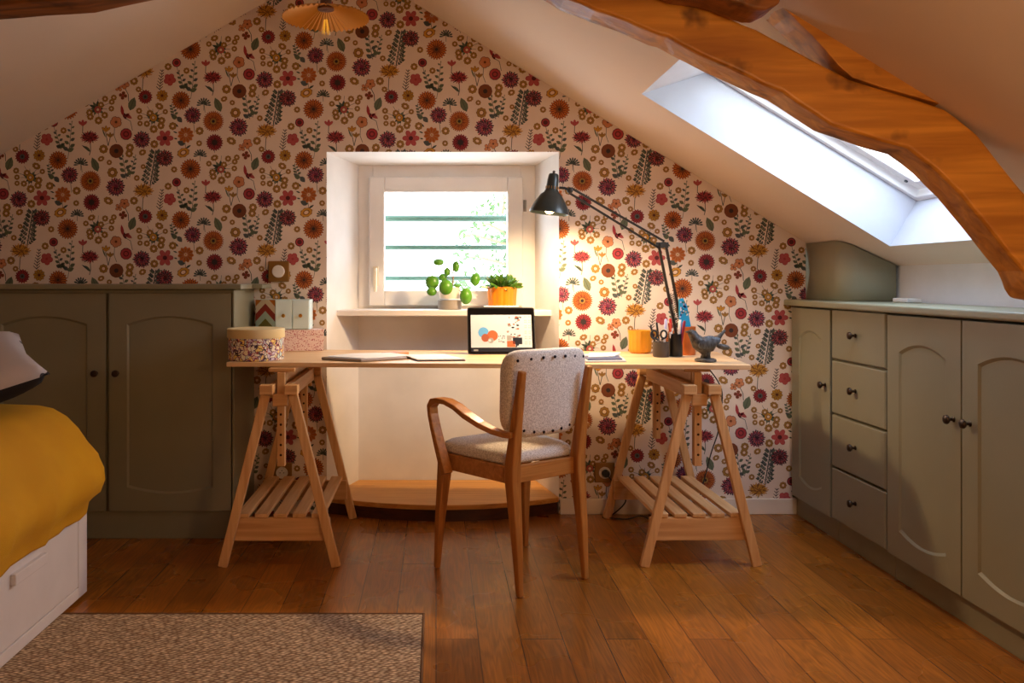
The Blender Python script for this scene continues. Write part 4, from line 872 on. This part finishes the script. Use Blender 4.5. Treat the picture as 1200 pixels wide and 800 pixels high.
# pen cups
def cup(name, label, x, y, r, h, m, n=24):
    b = MB(); b.lathe([(r*.95, .0008), (r, .004), (r, h), (r-.003, h), (r-.003, .008), (0, .007)], n=n); o = b.build(name, m, smooth=True); o.location = (x, y, DT); tag(o, label, 'cup'); return o
g1x, g1y = .965, 3.585; g2x, g2y = 1.035, 3.612
cup('pen_cup', 'low dark grey pen cup, its neighbour the taller black cup', g1x, g1y, .034, .066, mat('dark_grey_ceramic', (72, 64, 58), .5))
cup('pen_cup', 'taller black pen cup full of coloured markers', g2x, g2y, .030, .098, mat('black_ceramic', (18, 16, 18), .35))
def pen(name, label, x, y, z, dx, dy, l, r, m1, m2, cat='pen', group=None):
    b = MB(); t_ = Vector((dx, dy, 1)).normalized(); p0 = Vector((0, 0, 0)); b.tube([p0, p0+t_*l*.72], r, 8); o = b.build(name, m1, smooth=True); o.location = (x, y, z); tag(o, label, cat, group)
    q = MB(); q.tube([t_*l*.721, t_*l*.97, t_*l], [r*1.12, r*1.12, r*.7], 8); q.build('cap', m2, o, smooth=True)
red, whm, blu, org, pur = mat('red_cap', (196, 40, 30), .4), mat('white_cap', (240, 236, 230), .4), mat('blue_cap', (60, 70, 150), .4), mat('orange_cap', (230, 90, 40), .4), mat('lilac_cap', (190, 190, 226), .4)
for nm, lab, dx_, dy_, ox, oy, l, c1, c2 in (
    ('marker', 'red-capped marker in the black pen cup', -.06, .02, -.010, .006, .155, whm, red), ('marker', 'white-capped marker in the black pen cup', .05, -.02, .008, -.010, .150, whm, whm),
    ('marker', 'orange-capped marker in the black pen cup', -.14, -.05, -.012, -.008, .138, whm, org), ('marker', 'dark blue capped marker in the black pen cup', .16, .02, .014, .004, .140, blu, blu),
    ('marker', 'wine-red marker at the right of the black pen cup', .12, -.10, .014, -.012, .148, mat('wine', (130, 30, 50), .4), mat('wine', (130, 30, 50)))): pen(nm, lab, g2x+ox, g2y+oy, DT+.009, dx_, dy_, l, .0055, c1, c2)
pen('marker', 'lilac-capped marker in the low grey cup', g1x+.010, g1y, DT+.009, .10, .1, .155, .0055, whm, pur); pen('pencil', 'plain black pencil leaning left in the low grey cup', g1x-.012, g1y+.004, DT+.009, -.24, .05, .13, .0038, black, black)
pen('brush', 'dark paint brush in the low grey cup', g1x+.002, g1y+.012, DT+.009, -.1, .1, .14, .004, mat('brush_handle', (60, 44, 30), .5), black)
sc_ = thing('scissors', 'black-handled scissors standing in the low grey cup', 'scissors', (g1x-.004, g1y-.010, DT+.009))
b = MB(); b.bar((0, 0, 0), (-.012, 0, .07), .008, .002, (1, 0, 0)); b.bar((.004, .003, 0), (.006, .003, .07), .008, .002, (1, 0, 0)); b.build('blade', MATS['steel'], sc_)
for sx, l in ((-1, 0), (1, 1)):
    b = MB(); c0 = Vector((-.028 if sx < 0 else .014, .002*l, .088)); b.tube([c0+Vector((.013*cos(a), 0, .017*sin(a))) for a in [2*pi*k/16 for k in range(17)]], .0042, 8); b.tube([c0+Vector((0, 0, -.015)), Vector((-.010 if sx < 0 else .006, .002*l, .065))], .004, 8); b.build('handle', black, sc_, smooth=True)
# copper tin and blue card
cx_, cy_ = 1.110, 3.69
cup('copper_tin', 'tall copper-orange cylinder behind the bird figurine', cx_, cy_, .036, .125, mat('copper_tin', (196, 106, 50), .35, metal=.35), 32)
bc = thing('brochure', 'blue and green printed folder standing in the copper cylinder', 'folder', (cx_-.008, cy_, DT+.01)); b = MB(); tl = [(-.024, 0), (.018, 0), (.022, .12), (.006, .205), (-.012, .240), (-.030, .235)]
b.prism(tl, lambda p: (p[0], -.004, p[1]), lambda p: (p[0], .004, p[1])); b.build('cover', mat('cyan_print', (20, 160, 206), .4), bc)
b = MB(); rn = random.Random(2)
for k in range(26):
    z = rn.uniform(.135, .225); x = -.026+rn.random()*(.04-(z-.13)*.22); b.add([(x-.004, -.0046, z-.004), (x+.004, -.0046, z-.002), (x+.003, -.0046, z+.005), (x-.003, -.0046, z+.006)], [(0, 1, 2, 3)], k % 4)
b.build('print', [mat('teal_print', (16, 120, 110), .4), whm, pur, mat('deep_blue', (30, 60, 130), .4)], bc)
# bird figurine
bx, by = 1.090, 3.375
bf = thing('bird_figurine', 'dark bronze bird figurine near the right end of the desk', 'figurine', (bx, by, DT))
bronze = mat('dark_bronze', (98, 92, 84), .5, metal=.15, nscale=(60, 60, 60), col2=(44, 42, 42), bump=.8, bscale=160); 
b = MB(); b.lathe([(.038, .0008), (.043, .004), (.042, .010), (.034, .014), (0, .015)], n=28, wob=lambda t: 1+.05*sin(3*t)); b.build('base', bronze, bf, smooth=True)
b = MB(); b.tube([(.078, 0, .128), (.06, 0, .108), (.040, 0, .084), (.018, 0, .066), (-.008, 0, .062), (-.032, 0, .078), (-.046, 0, .098), (-.054, 0, .112), (-.064, 0, .118), (-.072, 0, .120), (-.084, 0, .1215)], [.004, .008, .013, .026, .034, .030, .021, .0185, .015, .006, .001], 16, squash=.95)
b.tube([(.0, .004, .05), (.002, .006, .03), (.0, .006, .010)], [.024, .018, .022], 10); b.ball((-.064, -.014, .121), .003)
bdy = b.build('body', bronze, bf, smooth='all')
for sy in (-1, 1):
    b = MB(); b.ball((.006, sy*.027, .078), .048, .010, .022, 14, rot=R(radians(-18), 'Y').to_3x3()); b.build('wing', mat('bronze_wing', (96, 104, 112), .45, metal=.2, nscale=(120, 30, 40), col2=(50, 50, 52), bump=.6, bscale=120), bf, smooth='all')
b = MB(); b.ball((.070, .0, .060), .03, .012, .012, 10, rot=R(radians(10), 'Y').to_3x3()); b.build('branch', bronze, bf, smooth='all')

# ------------------------------------------------------------------ plants on the sill
SZ = .972
def fsill(px, py, d=4.22): return P(px, py, d)
pot = fsill(527, 361.5); pt = thing('potted_pilea', 'round-leaved green plant in a cream and grey pot on the window sill', 'plant', (pot.x, 4.22, SZ))
b = MB(); b.lathe([(.050, .055), (.053, .066), (.056, .112), (.052, .112), (.045, .07)], n=28); b.lathe([(.002, .104), (.050, .104)], n=20); b.build('pot', mat('cream_pot', (230, 214, 196), .5), pt, smooth=True)
b = MB(); b.lathe([(.056, .0008), (.059, .004), (.060, .046), (.056, .046), (.054, .03), (0, .028)], n=28); b.build('saucer_pot', mat('taupe_pot', (150, 138, 124), .5), pt, smooth=True)
lfm = mat('pilea_leaf', (96, 158, 40), .35, nscale=(30, 30, 30), col2=(74, 134, 30)); stm = mat('plant_stem', (140, 110, 70), .7)
base = Vector((pot.x+.012, 4.22, SZ+.10))
b = MB(); b.tube([base, base+Vector((.006, 0, .06)), base+Vector((.004, .0, .14)), base+Vector((.006, 0, .175))], [.004, .0035, .002, .001], 7); b.build('stem', stm, pt, world=True, smooth=True)
for (px, py, rx, rz, dd, tn) in ((514, 307, 6.3, 4.2, .02, .4), (534.5, 312, 4, 6.2, 0, .0), (506.5, 331, 8, 8.3, -.05, .0), (506, 341.5, 6, 5, -.07, .2), (522.5, 336.5, 8.2, 9, -.09, 0), (557, 327.5, 5.6, 7.5, .0, 0), (546, 347, 7.2, 9.5, -.06, .0), (524, 318.5, 4, 5, .02, 0), (519, 325, 5, 4.5, .03, 0), (536, 334, 5, 2.6, -.02, .5)):
    d_ = 4.21+dd; c0 = P(px, py, d_); s_ = F/d_; b = MB(); n_ = 20; vs = [c0+Vector((0, -.006, 0))]
    for k in range(n_): a = 2*pi*k/n_; vs.append(c0+Vector((cos(a)*rx/s_, sin(a)*tn*.02+.002*cos(2*a), sin(a)*rz/s_)))
    vs2 = [v+Vector((0, .0012, 0)) for v in vs]
    b.add(vs+vs2, [(0, 1+k, 1+(k+1) % n_) for k in range(n_)]+[(n_+1, n_+2+(k+1) % n_, n_+2+k) for k in range(n_)]+[(1+k, n_+2+k, n_+2+(k+1) % n_, 1+(k+1) % n_) for k in range(n_)])
    att = base+Vector((.003, 0, max(0.0, min(.12, (c0.z-base.z)*.6)))); mid = (att+c0)/2+Vector((0, 0, .012)); b.tube([att, mid, c0+Vector((0, .002, 0))], .0014, 5, 1)
    b.build('leaf', [lfm, stm], pt, world=True, smooth='all')
op = fsill(588.5, 360); ot = thing('potted_succulent', 'bushy green succulent in a scalloped orange pot on the window sill', 'plant', (op.x, 4.23, SZ))
b = MB(); b.lathe([(.062, .0008), (.066, .005), (.073, .112), (.069, .114), (.062, .09), (0, .085)], n=96, wob=lambda t: 1+.05*abs(sin(t*6))); b.build('pot', mat('orange_glaze', (232, 130, 16), .3, spec=.6), ot, smooth=True)
b = MB(); b.lathe([(.070, -.0002), (.074, .0004), (.074, .0007), (0, .0007)], n=24)
sm_ = mat('succulent_leaf', (92, 138, 44), .35, nscale=(80, 80, 80), col2=(60, 104, 34)); sm2 = mat('pale_leaf_edge', (206, 212, 150), .4)
b = MB(); rn = random.Random(11)
for k in range(120):
    a = rn.random()*2*pi; el = rn.uniform(.15, 1.45); l = rn.uniform(.06, .108); root = Vector((cos(a)*.03*rn.random(), sin(a)*.03*rn.random(), .095+rn.random()*.02)); dr_ = Vector((cos(a)*cos(el), sin(a)*cos(el), sin(el)*.85))
    if root.z+dr_.z*l > .215: l *= .8
    sd1 = dr_.orthogonal().normalized(); sd1 = (Matrix.Rotation(rn.random()*6, 3, dr_) @ sd1); nn = dr_.cross(sd1)
    pts = []; wds = (.003, .004, .008, .0095, .006, .001); tt_ = (0, .35, .6, .78, .92, 1)
    vs = []
    for t_, w_ in zip(tt_, wds):
        p = root+dr_*l*t_+Vector((0, 0, -.012*t_*t_)); vs += [p+sd1*w_, p+nn*.0022, p-sd1*w_, p-nn*.0022]
    fs = []
    for i in range(5): fs += [(4*i+q, 4*i+(q+1) % 4, 4*i+4+(q+1) % 4, 4*i+4+q) for q in range(4)]
    b.add(vs, fs, 1 if k % 9 == 0 else 0)
b.tube([(.03, 0, .12), (.07, 0, .122), (.095, 0, .125), (.10, 0, .10)], [.003, .002, .0018, .001], 5, 1)
b.build('foliage', [sm_, sm2], ot, smooth=True)

# ------------------------------------------------------------------ switch, sockets, cables
brassp = mat('bronze_plate', (150, 110, 52), .4, metal=.35)
def plate(name, label, px, py, sz, kind, cat):
    p = P(px, py, WY); t = thing(name, label, cat, (p.x, WY-.0035, p.z))
    MB().box(-sz/2, sz/2, -.010, .0015, -sz/2, sz/2).build('plate', brassp, t, bevel=.004)
    b = MB()
    if kind == 'dial': b.lathe([(.030, 0), (.030, .006), (.027, .009), (.006, .010), (0, .010)], n=28)
    else: b.lathe([(.028, 0), (.028, .004), (.025, .005), (.022, .001), (0, .001)], n=28)
    b.xf(T(0, -.010, 0) @ R(pi/2, 'X')); r_ = b.build('dial' if kind == 'dial' else 'socket_insert', MATS['white_cap'], t, smooth=True)
    if kind != 'dial':
        for (sx, sz) in ((-.009, 0), (.009, 0), (0, .011)): q = MB(); q.tube([(sx, -.0095, sz), (sx, -.0118, sz)], .0026, 8); q.build('pin_hole', black, t)
    return t
plate('light_switch', 'bronze light switch with white dial on the papered wall left of the niche', 327, 318, .100, 'dial', 'switch')
plate('wall_socket', 'bronze wall socket with white insert behind the left trestle', 331, 553, .095, 'socket', 'socket')
plate('wall_socket', 'bronze wall socket with a black plug behind the right trestle', 708, 553, .095, 'socket', 'socket')
p = P(708, 553, WY); b = MB(); b.lathe([(.018, 0), (.019, .012), (.014, .030), (0, .032)], n=20); b.xf(T(p.x+.002, WY-.0215, p.z) @ R(pi/2, 'X'))
pg = thing('power_cord', 'black plug and cord hanging from the right-hand wall socket to the floor', 'cord', (p.x, WY-.02, 0)); b.build('plug', black, pg, world=True, smooth=True)
def smoothpts(pts, n=8):
    o = []; P_ = [Vector(q) for q in pts]; P_ = [P_[0]]+P_+[P_[-1]]
    for i in range(1, len(P_)-2):
        for k in range(n):
            t_ = k/n; a, b_, c_, d_ = P_[i-1:i+3]; o.append(.5*((2*b_)+(c_-a)*t_+(2*a-5*b_+4*c_-d_)*t_*t_+(-a+3*b_-3*c_+d_)*t_**3))
    o.append(P_[-2]); return o
b = MB(); b.tube(smoothpts([(p.x+.002, WY-.053, p.z), (p.x+.05, 3.94, p.z-.06), (p.x+.085, 3.93, .08), (p.x+.02, 3.95, .006), (p.x-.02, 3.93, .005), (p.x+.08, 3.90, .005), (p.x+.16, 3.95, .005), (1.0, 3.88, .005)]), .0032, 6); b.build('cord', black, pg, world=True, smooth=True)
b = MB(); b.tube(smoothpts([(1.08, 3.86, DT-.05), (1.10, 3.93, DT-.02), (1.24, 3.94, DT-.05), (1.345, 3.955, .62), (1.35, 3.955, .50), (1.335, 3.955, .40), (1.30, 3.95, .30), (1.26, 3.95, .15), (1.2, 3.93, .006), (1.05, 3.915, .005)]), .003, 6)
tag(b.build('lamp_cord', black, smooth=True), 'thin black cord dropping from the desk lamp down the papered wall', 'cord')
